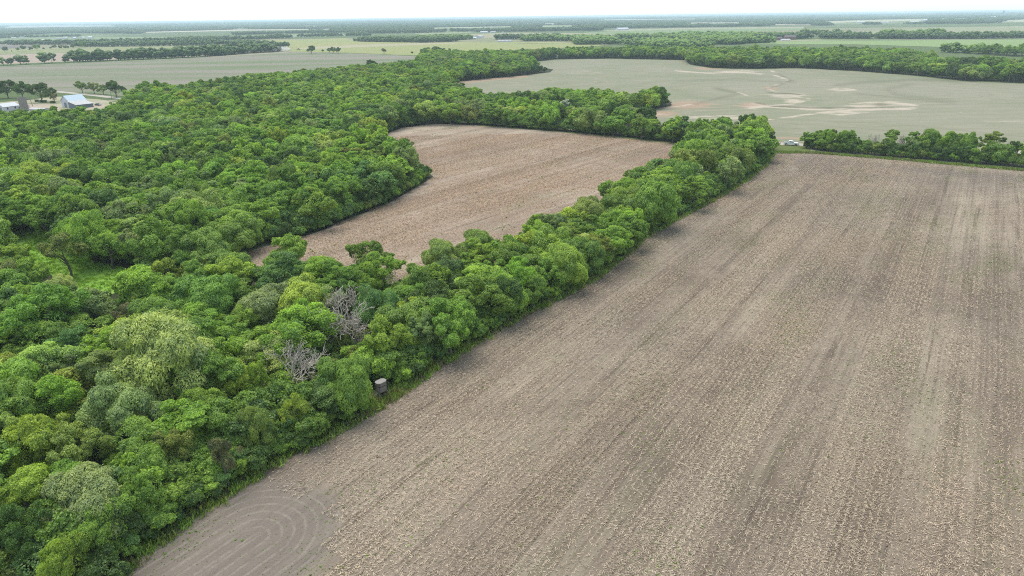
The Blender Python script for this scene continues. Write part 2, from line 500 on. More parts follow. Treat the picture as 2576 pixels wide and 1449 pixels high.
# ------------------------------------------------------------------ outlines (photo frame of 2576 x 1449 turned into ground positions)
FIELD_MAIN = [(230, 1500), (290, 1449), (430, 1338), (600, 1228), (700, 1167), (860, 1080), (960, 1022), (1110, 918), (1180, 872), (1300, 803),
              (1400, 752), (1500, 697), (1560, 652), (1620, 598), (1700, 552), (1790, 506), (1880, 452), (1925, 415), (1945, 385),
              (1960, 379), (2050, 385), (2200, 397), (2400, 414), (2576, 428), (2800, 452), (3600, 560), (4600, 1200), (4600, 2000), (2600, 2000), (0, 1800)]
FIELD_IN = [(948, 352), (975, 336), (1010, 322), (1090, 311), (1200, 315), (1400, 331), (1560, 346), (1740, 366), (1800, 380), (1760, 430), (1640, 520),
            (1500, 600), (1380, 650), (1200, 730), (1000, 760), (800, 750), (640, 730), (612, 690), (610, 655), (618, 637), (660, 620), (780, 590),
            (900, 545), (1000, 500), (1050, 470), (1090, 444), (1086, 432), (1050, 425), (990, 410), (945, 380)]
FIELD_RIGHT = [(1080, 232), (1150, 206), (1240, 197), (1330, 189), (1385, 182), (1392, 174), (1300, 164), (1330, 157), (1400, 150), (1530, 148), (1725, 152),
               (1735, 163), (1790, 172), (1900, 174), (2010, 172), (2150, 179), (2300, 191), (2420, 204), (2576, 211), (2800, 214), (3000, 360),
               (2576, 372), (2300, 366), (2015, 357), (1940, 352), (1800, 332), (1690, 318), (1560, 305), (1560, 292), (1620, 279), (1690, 266), (1690, 250),
               (1600, 262), (1400, 258), (1250, 255), (1150, 250)]
FIELD_LEFT = [(-700, 205), (0, 169), (250, 158), (500, 146), (733, 131), (860, 133), (1000, 139), (1075, 144), (1070, 160), (1000, 178), (900, 190), (700, 210),
              (500, 235), (400, 240), (330, 243), (210, 234), (140, 229), (0, 222), (-700, 240)]
CLEARING = [(30, 580), (125, 578), (150, 630), (230, 655), (325, 680), (338, 724), (262, 745), (160, 722), (110, 672), (45, 650)]
FARMYARD = [(-60, 262), (60, 252), (150, 243), (250, 250), (330, 262), (300, 275), (250, 283), (120, 292), (-60, 292)]
WOODS = [  # tree-covered ground near and middle distance
    [(-900, 1449), (250, 1500), (290, 1449), (430, 1338), (600, 1228), (700, 1167), (860, 1080), (960, 1022), (1110, 918), (1180, 872), (1300, 803),
     (1400, 752), (1500, 697), (1560, 652), (1620, 598), (1700, 552), (1790, 506), (1880, 452), (1925, 415), (1945, 385), (1955, 368), (1850, 365), (1740, 366),
     (1700, 400), (1610, 470), (1480, 560), (1330, 650), (1150, 720), (1000, 745), (800, 735), (660, 715), (612, 680), (618, 637), (780, 590),
     (1000, 500), (1090, 444), (1070, 428), (990, 408), (945, 378), (948, 352), (975, 336), (1010, 322), (1090, 311), (1200, 315), (1400, 331), (1560, 346), (1740, 366),
     (1790, 350), (1700, 318), (1560, 305), (1560, 292), (1620, 279), (1690, 266), (1690, 256), (1600, 255), (1480, 252), (1350, 254), (1250, 252), (1150, 246), (1100, 240),
     (1150, 206), (1240, 197), (1330, 189), (1385, 182), (1392, 174), (1300, 164), (1150, 148), (1070, 146), (1068, 152), (1000, 172), (900, 184), (700, 203),
     (500, 228), (400, 238), (330, 240), (325, 262), (300, 278), (200, 288), (60, 296), (-300, 310), (-1200, 420)],
    [(1070, 150), (1060, 132, 10), (1200, 132, 10), (1290, 130, 10), (1450, 122, 10), (1560, 116, 13), (1700, 115, 13), (1900, 114, 14), (2100, 114, 14), (2290, 117, 14),
     (2360, 131, 14), (2576, 135, 14), (2800, 137, 14), (2800, 214), (2576, 209), (2420, 203), (2300, 190), (2150, 178), (2000, 171), (1900, 173), (1790, 171), (1735, 162), (1725, 151),
     (1530, 147), (1400, 149), (1330, 156), (1300, 164), (1150, 150)],
]
VIS = [  # open ground that the photograph shows; no crown may cover it
    FIELD_MAIN[:25] + [(2576, 1449), (290, 1449)],
    [(952, 350), (1010, 324), (1090, 313), (1300, 325), (1560, 347), (1725, 367), (1690, 388), (1600, 425), (1560, 442), (1520, 468), (1450, 500), (1425, 535), (1350, 540), (1300, 556),
     (1200, 586), (1170, 615), (1110, 632), (1050, 655), (980, 652), (900, 625), (820, 620), (700, 610), (660, 645), (620, 664), (610, 655), (615, 638), (780, 594), (1000, 503), (1090, 446),
     (1085, 430), (1050, 400), (1035, 368), (1000, 356)],
    [(46, 586), (118, 586), (128, 625), (150, 652), (230, 662), (315, 684), (328, 716), (260, 734), (165, 712), (130, 668), (62, 646)],
    [(-80, 168), (700, 134), (860, 135), (1058, 142), (1050, 152), (1000, 160), (930, 166), (750, 180), (600, 196), (480, 213), (345, 222), (325, 243), (300, 262), (280, 275), (120, 283), (-80, 288)],
    [(1150, 207), (1388, 184), (1390, 172), (1312, 163), (1400, 151), (1530, 149), (1725, 153), (1740, 166), (1900, 176), (2100, 181), (2300, 193), (2576, 212), (2650, 370), (2300, 366), (2010, 358), (1950, 352),
     (1947, 322), (1900, 302), (1870, 292), (1800, 290), (1700, 300), (1560, 297), (1620, 281), (1690, 266), (1692, 236), (1650, 222), (1600, 236), (1400, 224), (1340, 238), (1260, 238), (1160, 226)],
    [(1042, 227), (1060, 227), (1060, 236), (1042, 236)],
    [(610, 645), (625, 632), (690, 612), (700, 628), (668, 650), (622, 672)],
    [(2185, 155), (2700, 157), (2700, 165), (2440, 164), (2260, 162)],
    [(1870, 100), (2900, 97), (2900, 127), (2576, 127), (2370, 124), (2290, 112), (2100, 109), (1900, 109)],
]
ROWV = G(2500, 900) - G(2504, 400)
rowdir = (G(2120, 740) - G(1800, 1320)); ROWA = math.atan2(rowdir.y, rowdir.x)
hd = G(1900, 440) - G(600, 1228); HEDGEA = math.atan2(hd.y, hd.x)
print('row angle', math.degrees(ROWA), 'hedge', math.degrees(HEDGEA))

# ------------------------------------------------------------------ ground materials
def ground_mat():
    m, t = newmat('meadow_ground'); pos = geopos(t)
    n1 = noise(t, pos, 0.0016, 5, 0.6, 0.6); n2 = noise(t, pos, 0.03, 5, 0.65); n3 = noise(t, pos, 0.9, 4, 0.7)
    c = mixc(t, ramp(t, n1, 0.38, 0.62), (0.085, 0.125, 0.045), (0.14, 0.16, 0.075))
    vo = t.nodes.new('ShaderNodeTexVoronoi'); vo.distance = 'CHEBYCHEV'; vo.inputs['Scale'].default_value = 0.0013
    t.links.new(mapping(t, pos, 0.15, (0.6, 1, 1)), vo.inputs['Vector'])
    sc_ = t.nodes.new('ShaderNodeSeparateColor'); t.links.new(vo.outputs['Color'], sc_.inputs[0])
    c = mixc(t, mth(t, 'MULTIPLY', ramp(t, sc_.outputs[0], 0.35, 0.75), 0.9), c, mixc(t, sc_.outputs[1], (0.34, 0.28, 0.20), (0.22, 0.27, 0.12)))
    c = mixc(t, mth(t, 'MULTIPLY', ramp(t, n2, 0.3, 0.7), 0.5), c, (0.10, 0.13, 0.045))
    c = mixc(t, mth(t, 'MULTIPLY', n3, 0.5), c, (0.05, 0.07, 0.025))
    diffuse_out(t, c, 0.95, 0.05)
    return m
def grass_mat(name='verge_grass', ca=(0.10, 0.15, 0.03), cb=(0.17, 0.17, 0.07)):
    m, t = newmat(name); pos = geopos(t)
    n1 = noise(t, pos, 0.12, 5, 0.65, 0.5); n2 = noise(t, pos, 1.6, 4, 0.7)
    c = mixc(t, ramp(t, n1, 0.35, 0.65), ca, cb)
    c = mixc(t, mth(t, 'MULTIPLY', ramp(t, n2, 0.35, 0.7), 0.55), c, tuple(x * 0.55 for x in ca))
    diffuse_out(t, c, 0.95, 0.05, bump=n2, bstr=0.5, bdist=0.15)
    return m
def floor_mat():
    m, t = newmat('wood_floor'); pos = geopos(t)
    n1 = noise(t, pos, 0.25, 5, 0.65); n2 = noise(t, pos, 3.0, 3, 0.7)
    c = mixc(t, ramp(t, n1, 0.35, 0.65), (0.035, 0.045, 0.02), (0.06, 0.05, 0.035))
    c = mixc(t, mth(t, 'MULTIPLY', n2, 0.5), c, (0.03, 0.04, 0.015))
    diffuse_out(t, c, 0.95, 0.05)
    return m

def stubble_mat(name, rot, base, straw, green=0.5, turn=None, pinkish=(0.30, 0.235, 0.185), fine=1.0):
    """harvested rows: straw litter over soil, in drifts that follow the rows"""
    m, t = newmat(name); pos = geopos(t)
    uv = mapping(t, pos, -rot)                    # x along the rows, y across
    if turn:                                      # the rows swing round at the turning place
        u1, v1, Rr = turn
        sp = t.nodes.new('ShaderNodeSeparateXYZ'); t.links.new(uv, sp.inputs[0])
        du = mth(t, 'MAXIMUM', mth(t, 'SUBTRACT', sp.outputs[0], u1), 0.0)
        dv = mth(t, 'SUBTRACT', sp.outputs[1], v1)
        dd = mth(t, 'SQRT', mth(t, 'ADD', mth(t, 'MULTIPLY', du, du), mth(t, 'MULTIPLY', dv, dv)))
        wob = mth(t, 'MULTIPLY', mth(t, 'SUBTRACT', noise(t, pos, 0.15, 2), 0.5), 2.0)
        inside = ramp(t, mth(t, 'ADD', dd, wob), Rr, Rr - 1.5)
        ring = mth(t, 'SINE', mth(t, 'MULTIPLY', mth(t, 'ADD', dd, mth(t, 'MULTIPLY', wob, 0.25)), 2 * math.pi / 2.15))
        ringl = mth(t, 'MULTIPLY', ramp(t, ring, 0.72, 1.0), inside)
    # strips of equal width across the rows
    vs = mapping(t, uv, 0, (0.006, 0.16, 1)); strips = noise(t, vs, 1.0, 3, 0.6)
    vm = mapping(t, uv, 0, (0.02, 0.9, 1)); rows = noise(t, vm, 1.0, 3, 0.6, 0.2)
    vf = mapping(t, uv, 0, (0.25, 2.6, 1)); fine_r = noise(t, vf, 1.0, 2, 0.6)
    patch = noise(t, pos, 0.028, 5, 0.62, 0.6)
    patch2 = noise(t, pos, 0.11, 4, 0.6, 0.5)
    g1 = noise(t, mapping(t, pos, 0.4, (1, 2.7, 1)), 2.6 * fine, 3, 0.75)
    g2 = noise(t, mapping(t, pos, -0.9, (2.7, 1, 1)), 3.1 * fine, 3, 0.75)
    g3 = noise(t, pos, 9.0 * fine, 2, 0.6)
    grain = mth(t, 'ADD', mth(t, 'MULTIPLY', mth(t, 'MAXIMUM', g1, g2), 0.7), mth(t, 'MULTIPLY', g3, 0.3))
    cover = mth(t, 'ADD', mth(t, 'MULTIPLY', strips, 0.9), mth(t, 'MULTIPLY', rows, 0.6))
    cover = mth(t, 'ADD', cover, mth(t, 'MULTIPLY', patch, 0.8))
    cover = mth(t, 'ADD', cover, mth(t, 'MULTIPLY', fine_r, 0.25))
    bal = mth(t, 'ADD', grain, mth(t, 'MULTIPLY', mth(t, 'SUBTRACT', cover, 1.27), 0.75))
    f = ramp(t, bal, 0.38, 0.72)
    c = mixc(t, f, base, straw)
    c = mixc(t, mth(t, 'MULTIPLY', ramp(t, patch2, 0.42, 0.7), 0.35), c, pinkish)
    c = mixc(t, mth(t, 'MULTIPLY', ramp(t, rows, 0.53, 0.68), 0.5), c, tuple(x * 0.62 for x in base))
    # wheel lines left by the drill, every few metres, broken along their length
    spv = t.nodes.new('ShaderNodeSeparateXYZ'); t.links.new(uv, spv.inputs[0])
    vv = mth(t, 'ADD', spv.outputs[1], mth(t, 'MULTIPLY', noise(t, mapping(t, uv, 0, (0.012, 0.012, 1)), 1.0, 2), 3.0))
    for per, wdt, amt, ph in ((9.12, 0.055, 0.75, 0.0), (4.56, 0.05, 0.55, 1.7), (1.52, 0.12, 0.35, 0.3)):
        fr = mth(t, 'FRACT', mth(t, 'DIVIDE', mth(t, 'ADD', vv, ph), per)); dl = mth(t, 'ABSOLUTE', mth(t, 'SUBTRACT', fr, 0.5))
        lnm = mth(t, 'MULTIPLY', ramp(t, dl, wdt, wdt * 0.3), ramp(t, noise(t, mapping(t, uv, 0, (0.05, 0.4, 1)), 1.0, 3, 0.65), 0.42, 0.62))
        c = mixc(t, mth(t, 'MULTIPLY', lnm, amt), c, tuple(x * 0.75 for x in base))
    # dark clods and holes
    vo = t.nodes.new('ShaderNodeTexVoronoi'); vo.inputs['Scale'].default_value = 1.1; vo.inputs['Randomness'].default_value = 1.0
    t.links.new(pos, vo.inputs['Vector'])
    dots = ramp(t, vo.outputs['Distance'], 0.16, 0.07)
    c = mixc(t, mth(t, 'MULTIPLY', dots, 0.6), c, (0.05, 0.046, 0.035))
    # thin flush of weeds
    gm = mth(t, 'MULTIPLY', ramp(t, noise(t, mapping(t, uv, 0, (0.03, 0.12, 1)), 1.0, 5, 0.65, 0.6), 0.52, 0.68), ramp(t, g3, 0.42, 0.62))
    c = mixc(t, mth(t, 'MULTIPLY', gm, green), c, (0.13, 0.17, 0.06))
    bh = mth(t, 'ADD', mth(t, 'MULTIPLY', f, 0.6), mth(t, 'MULTIPLY', rows, 0.6))
    if turn:
        c = mixc(t, mth(t, 'MULTIPLY', inside, 0.45), c, (0.20, 0.172, 0.15))
        c = mixc(t, mth(t, 'MULTIPLY', ringl, 0.75), c, (0.36, 0.31, 0.26))
    # headland masks from the sheet
    hm = attr(t, 'bare').outputs['Fac']
    c = mixc(t, mth(t, 'MULTIPLY', hm, 0.8), c, mixc(t, g1, (0.095, 0.082, 0.073), (0.175, 0.145, 0.127)))
    lm = attr(t, 'pale').outputs['Fac']
    c = mixc(t, mth(t, 'MULTIPLY', lm, mth(t, 'ADD', mth(t, 'MULTIPLY', g1, 0.8), 0.25)), c, (0.31, 0.26, 0.205))
    diffuse_out(t, c, 0.95, 0.05, bump=bh, bstr=0.55, bdist=0.12)
    return m

# ------------------------------------------------------------------ sheets
def smooth_outline(P, step=4.0, jit=0.5, seed=0):
    r = np.random.default_rng(seed); out = []
    n = len(P)
    for i in range(n):
        a_, b_ = P[i], P[(i + 1) % n]
        L = np.linalg.norm(b_ - a_); k = max(1, min(200, int(L / step)))
        for q in range(k):
            p = a_ + (b_ - a_) * q / k
            dd = np.array([-(b_ - a_)[1], (b_ - a_)[0]]) / (L + 1e-9)
            out.append(p + dd * r.normal(0, jit) if q else p)
    return np.array(out)

def sheet(name, P, z, mat, step=6.0, jit=0.4, seed=0):
    P = smooth_outline(np.asarray(P), step, jit, seed) if step else np.asarray(P)
    pts = [Vector((p[0], p[1], z)) for p in P]
    tri = tessellate_polygon([pts])
    o = link_mesh(name, pts, [tuple(t_) if (pts[t_[1]] - pts[t_[0]]).cross(pts[t_[2]] - pts[t_[0]]).z > 0 else (t_[0], t_[2], t_[1]) for t_ in tri], mat)
    tag(o, kind='structure')
    return o

def grid_sheet(name, P, z, mat, cell, maskf, jit=0.4, seed=1):
    """sheet with a vertex grid inside, so that soil marks of their own shape can be laid on it"""
    P = smooth_outline(np.asarray(P), cell, jit, seed)
    mn, mx_ = P.min(0), P.max(0)
    gx = np.arange(mn[0], mx_[0], cell); gy = np.arange(mn[1], mx_[1], cell)
    X, Y = np.meshgrid(gx, gy); Q = np.stack([X.ravel(), Y.ravel()], 1)
    Q += np.random.default_rng(seed).uniform(-0.2, 0.2, Q.shape) * cell
    Q = Q[inpoly(Q, P)]
    allp = np.vstack([P, Q])
    n = len(P)
    vs, es, fs, *_ = delaunay_2d_cdt([Vector(p) for p in allp], [(i, (i + 1) % n) for i in range(n)], [], 1, 1e-4)
    V = np.array([[v[0], v[1], z] for v in vs])
    F = []
    for f in fs:
        a_, b_, c_ = V[f[0]], V[f[1]], V[f[2]]
        cr_ = (b_[0] - a_[0]) * (c_[1] - a_[1]) - (b_[1] - a_[1]) * (c_[0] - a_[0])
        F.append((f[0], f[1], f[2]) if cr_ > 0 else (f[0], f[2], f[1]))
    me = fast_mesh(name, V, np.array(F), [mat])
    scr, _ = PROJ(V)
    for nm, arr in maskf(V, scr).items():
        at = me.attributes.new(nm, 'FLOAT', 'POINT'); at.data.foreach_set('value', np.clip(arr, 0, 1).astype(np.float32))
    o = bpy.data.objects.new(name, me); COL.objects.link(o)
    tag(o, kind='structure')
    return o

def segdist(P, pl):
    d = np.full(len(P), 1e9)
    for a_, b_ in zip(pl[:-1], pl[1:]):
        a_, b_ = np.asarray(a_), np.asarray(b_); ab = b_ - a_
        t_ = np.clip(((P - a_) @ ab) / (ab @ ab + 1e-9), 0, 1)
        d = np.minimum(d, np.linalg.norm(P - (a_ + t_[:, None] * ab), axis=1))
    return d
def sstep(x, a_, b_):
    t_ = np.clip((x - a_) / (b_ - a_), 0, 1); return t_ * t_ * (3 - 2 * t_)

# base ground, beyond the horizon
g_ = link_mesh('ground', [(-32000, -2000, 0), (32000, -2000, 0), (32000, 34000, 0), (-32000, 34000, 0)], [(0, 1, 2, 3)], ground_mat()); tag(g_, kind='structure')
M_GRASS = grass_mat('verge_grass', (0.10, 0.15, 0.035), (0.16, 0.16, 0.065))
M_GRASS2 = grass_mat('clearing_grass', (0.18, 0.34, 0.045), (0.23, 0.36, 0.075))
M_FLOOR = floor_mat()

o = sheet('woodland_floor', GP(WOODS[0]), 0.004, M_FLOOR, 8, 0.5, 3)
o = sheet('woodland_floor', GP(WOODS[1]), 0.004, M_FLOOR, 12, 0.5, 4)
sheet('clearing', GP(CLEARING), 0.012, M_GRASS2, 3, 0.5, 5)

# grass verges between hedge and field
def strip(name, pl, wl, wr, z, mat, jit=0.3, seed=0, ground=True):
    C = GP(pl) if ground else np.array(pl, float)
    C2 = [C[0]]
    for a_, b_ in zip(C[:-1], C[1:]):
        k = max(1, min(80, int(np.linalg.norm(b_ - a_) / 5)))
        C2 += [a_ + (b_ - a_) * q / k for q in range(1, k + 1)]
    C = np.array(C2); T = np.gradient(C, axis=0); T /= np.linalg.norm(T, axis=1, keepdims=True) + 1e-9
    Nn = np.stack([-T[:, 1], T[:, 0]], 1)
    r = np.random.default_rng(seed)
    wl = np.interp(np.linspace(0, 1, len(C)), np.linspace(0, 1, len(np.atleast_1d(wl))), np.atleast_1d(wl)) + r.normal(0, jit, len(C))
    wr = np.interp(np.linspace(0, 1, len(C)), np.linspace(0, 1, len(np.atleast_1d(wr))), np.atleast_1d(wr)) + r.normal(0, jit, len(C))
    A = C + Nn * wl[:, None]; B = C - Nn * wr[:, None]
    V = np.zeros((len(C) * 2, 3)); V[0::2, :2] = A; V[1::2, :2] = B; V[:, 2] = z
    F = [(2 * i, 2 * i + 1, 2 * i + 3, 2 * i + 2) for i in range(len(C) - 1)]
    o = link_mesh(name, V, F, mat); tag(o, kind='structure')
    return o
EDGE = FIELD_MAIN[1:19]
strip('grass_verge', EDGE, 4.0, [0.5, 0.4, 0.6, 0.5, 0.9, 0.8, 0.4, 0.3, 0.5, 0.8, 0.9, 1.0, 1.2], 0.016, M_GRASS, 0.3, 5)
strip('grass_verge', [(1945, 385), (2050, 386), (2200, 398), (2400, 415), (2576, 430), (2800, 454)], [5, 3.5, 2, 2], [0.4, 0.6, 0.8], 0.0165, M_GRASS, 0.3, 6)
strip('grass_verge', [(1200, 316), (1400, 331), (1560, 346), (1740, 366)], 3, [0.3, 0.5, 1.6, 1.6], 0.0160, M_GRASS, 0.3, 7)
strip('grass_verge', [(600, 640), (615, 634), (680, 612)], 3, [0.5, 1.5, 0.2], 0.0160, M_GRASS, 0.3, 8)
sheet('grass_verge', GP([(1935, 362), (2030, 364), (2040, 384), (1950, 380)]), 0.0172, M_GRASS, 4, .3, 9)

# main field
ug = Vector((math.cos(ROWA), math.sin(ROWA))); vg = Vector((-math.sin(ROWA), math.cos(ROWA)))
hu = Vector((math.cos(HEDGEA), math.sin(HEDGEA))); hv = Vector((-math.sin(HEDGEA), math.cos(HEDGEA)))
C1 = G(640, 1350); TURN = (C1.xy.dot(hu), C1.xy.dot(hv), 9.5)
def main_masks(V, scr):
    P = V[:, :2]; edge = GP(EDGE); top = GP([(1945, 383), (2050, 386), (2200, 398), (2400, 415), (2576, 430), (2900, 460)])
    d1 = segdist(P, edge); d2 = segdist(P, top)
    nn = np.sin(P[:, 0] * 0.11) * np.cos(P[:, 1] * 0.09) * 2
    bare = 0.22 * np.exp(-((d1 - 3) / 3.5) ** 2) + 0.9 * np.exp(-((d2 - 16 - nn) / 7) ** 2) + 0.35 * np.exp(-((d2 - 34 - nn) / 6) ** 2)
    cor = np.linalg.norm(P - np.array(G(1990, 392).xy), axis=1)
    bare = np.maximum(bare, np.exp(-(cor / 22) ** 2)); 
    dk = np.exp(-(segdist(P, GP([(1985, 388), (2060, 397), (2140, 408)])) / 5) ** 2); bare = np.maximum(bare, dk)
    pale = 0.55 * np.exp(-((d2 - 4) / 3) ** 2) + 0.35 * np.exp(-((d1 - 8) / 3.5) ** 2) * (0.5 + 0.5 * np.sin(P[:, 1] * 0.05))
    for ln in ([(1970, 400), (1980, 420), (1990, 443)], [(1982, 402), (1996, 425), (2006, 440)]):
        pale = np.maximum(pale, np.exp(-(segdist(P, GP(ln)) / 0.7) ** 2))
    return {'bare': bare, 'pale': pale}
M_MAIN = stubble_mat('stubble_main', ROWA, (0.118, 0.089, 0.067), (0.325, 0.266, 0.198), 0.35, None, (0.205, 0.158, 0.12))
# the turning place follows the hedge, so it gets the hedge's bearing
def add_turn(mat):
    t = mat.node_tree
    pb = [n for n in t.nodes if n.type == 'BSDF_PRINCIPLED'][0]
    src = pb.inputs['Base Color'].links[0].from_socket
    pos = geopos(t); uv = mapping(t, pos, -HEDGEA)
    sp = t.nodes.new('ShaderNodeSeparateXYZ'); t.links.new(uv, sp.inputs[0])
    du = mth(t, 'MAXIMUM', mth(t, 'SUBTRACT', sp.outputs[0], TURN[0]), 0.0)
    dv = mth(t, 'SUBTRACT', sp.outputs[1], TURN[1])
    dd = mth(t, 'SQRT', mth(t, 'ADD', mth(t, 'MULTIPLY', du, du), mth(t, 'MULTIPLY', dv, dv)))
    wob = mth(t, 'MULTIPLY', mth(t, 'SUBTRACT', noise(t, pos, 0.15, 2), 0.5), 2.0)
    inside = ramp(t, mth(t, 'ADD', dd, wob), TURN[2] + 1, TURN[2] - 1.5)
    ring = mth(t, 'SINE', mth(t, 'MULTIPLY', mth(t, 'ADD', dd, mth(t, 'MULTIPLY', wob, 0.2)), 2 * math.pi / 1.25))
    brk = ramp(t, noise(t, pos, 0.6, 3, 0.7), 0.35, 0.55)
    ringl = mth(t, 'MULTIPLY', mth(t, 'MULTIPLY', ramp(t, mth(t, 'ADD', ring, mth(t, 'MULTIPLY', mth(t, 'SUBTRACT', noise(t, pos, 2.5, 3, 0.7), 0.5), 1.6)), 0.55, 1.05), inside), brk)
    g = noise(t, pos, 5.0, 4, 0.8)
    c = mixc(t, mth(t, 'MULTIPLY', inside, 0.6), src, mixc(t, g, (0.070, 0.060, 0.052), (0.235, 0.20, 0.17)))
    c = mixc(t, mth(t, 'MULTIPLY', ringl, 0.42), c, (0.285, 0.245, 0.20))
    t.links.new(c, pb.inputs['Base Color'])
add_turn(M_MAIN)
grid_sheet('stubble_field', GP(FIELD_MAIN), 0.010, M_MAIN, 3.0, main_masks, 0.25, 11)

# inner field
rin = G(1600, 420) - G(1000, 620); RIN = math.atan2(rin.y, rin.x)
def inner_masks(V, scr):
    P = V[:, :2]; edge = GP([(610, 655), (660, 620), (780, 590), (900, 545), (1000, 500), (1090, 444)]); top = GP([(950, 350), (1010, 322), (1090, 311), (1400, 331), (1740, 366)])
    d1 = segdist(P, edge); d2 = segdist(P, top)
    return {'bare': 0.25 * np.exp(-(d1 / 3) ** 2), 'pale': 0.5 * np.exp(-((d1 - 5) / 4) ** 2) + 0.35 * np.exp(-((d2 - 5) / 5) ** 2)}
M_IN = stubble_mat('stubble_inner', RIN, (0.195, 0.145, 0.108), (0.41, 0.332, 0.252), 0.40, None, (0.30, 0.212, 0.152))
grid_sheet('stubble_field', GP(FIELD_IN), 0.0105, M_IN, 4.0, inner_masks, 0.3, 12)

# right hand far field: sprouting crop with washed-out gullies
def gully(V, scr):
    s = scr
    def ln(pl, wd): return np.exp(-(segdist(s, pl) / wd) ** 2)
    def blob(x, y, rx, ry): return np.exp(-(((s[:, 0] - x) / rx) ** 2 + ((s[:, 1] - y) / ry) ** 2) ** 1.5)
    n = 0.8 + 0.2 * np.sin(V[:, 0] * 0.13 + np.sin(V[:, 1] * 0.07) * 2) * np.cos(V[:, 1] * 0.05)
    n = np.ones(len(V)); pale = np.zeros(len(V)); red = np.zeros(len(V)); dark = np.zeros(len(V))
    for a_ in (blob(1860, 180, 60, 4), blob(1985, 240, 55, 7), blob(1995, 255, 30, 8), blob(2190, 266, 75, 7), blob(2240, 258, 30, 6), blob(2140, 283, 60, 5) * 0.8, blob(2290, 264, 30, 4),
               blob(2100, 225, 28, 4) * 0.7, blob(1800, 294, 110, 8) * 0.7, blob(2550, 305, 90, 5) * 0.6, blob(1640, 288, 90, 6) * 0.6, blob(2030, 272, 50, 4), blob(1470, 180, 70, 6) * 0.4,
               blob(1900, 268, 35, 8) * 0.8, blob(1980, 172, 30, 3) * 0.5):
        pale = np.maximum(pale, a_ * 0.72)
    for pl_ in ([(1985, 240), (2040, 250), (1995, 262), (1900, 268)], [(2140, 262), (2200, 257), (2290, 261), (2312, 270), (2200, 277), (2100, 271)], [(2092, 224), (2102, 229), (2155, 226), (2110, 221), (2092, 224)],
                [(1700, 178), (1780, 184), (1860, 182), (1920, 186)], [(1850, 228), (1900, 250), (1890, 262)], [(1560, 296), (1640, 283), (1690, 270), (1745, 262)], [(1700, 300), (1780, 292), (1860, 297)], [(2060, 284), (2120, 289), (2170, 284)]):
        pale = np.maximum(pale, ln(pl_, 1.8) * 0.85)
    for a_ in (ln([(1905, 303), (1950, 299), (2000, 293), (2060, 284), (2140, 277), (2210, 277)], 2.2), ln([(1900, 265), (1960, 271), (2060, 276), (2150, 273), (2280, 275), (2310, 272)], 2.0),
               ln([(1940, 177), (1955, 185), (1950, 190), (1985, 200), (1960, 212), (1930, 225), (1960, 233)], 2.0), ln([(1480, 222), (1498, 200), (1510, 183)], 1.2) * 0.5):
        pale = np.maximum(pale, a_ * 0.9)
    for a_ in (blob(1890, 264, 38, 7), ln([(1150, 208), (1240, 199), (1330, 190)], 4), blob(1730, 264, 75, 11) * 0.9, blob(1640, 286, 80, 9), blob(1940, 222, 20, 4), blob(1790, 172, 50, 4) * 0.8, ln([(2016, 352), (2100, 356)], 5) * 0.7, ln([(1955, 346), (2030, 349)], 5) * 0.8):
        red = np.maximum(red, a_)
    for a_ in (ln([(1935, 233), (1990, 236), (2010, 238)], 1.3), ln([(1905, 258), (1940, 267), (2050, 272), (2180, 271), (2250, 270)], 1.3), blob(2215, 263, 22, 4) * 0.8, ln([(1950, 183), (1990, 202), (1930, 225)], 1.3),
               ln([(2100, 215), (2160, 208), (2300, 200), (2560, 206)], 4) * 0.35, ln([(2150, 235), (2250, 245), (2400, 260)], 2.5) * 0.35, ln([(1750, 262), (1860, 235), (1800, 222)], 4) * 0.35,
               ln([(2290, 212), (2230, 224), (2260, 240), (2400, 256)], 5) * 0.3, ln([(1700, 205), (1850, 200), (2000, 207)], 3) * 0.25):
        dark = np.maximum(dark, a_)
    return {'pale': pale * n, 'red': red * n, 'dark': dark}
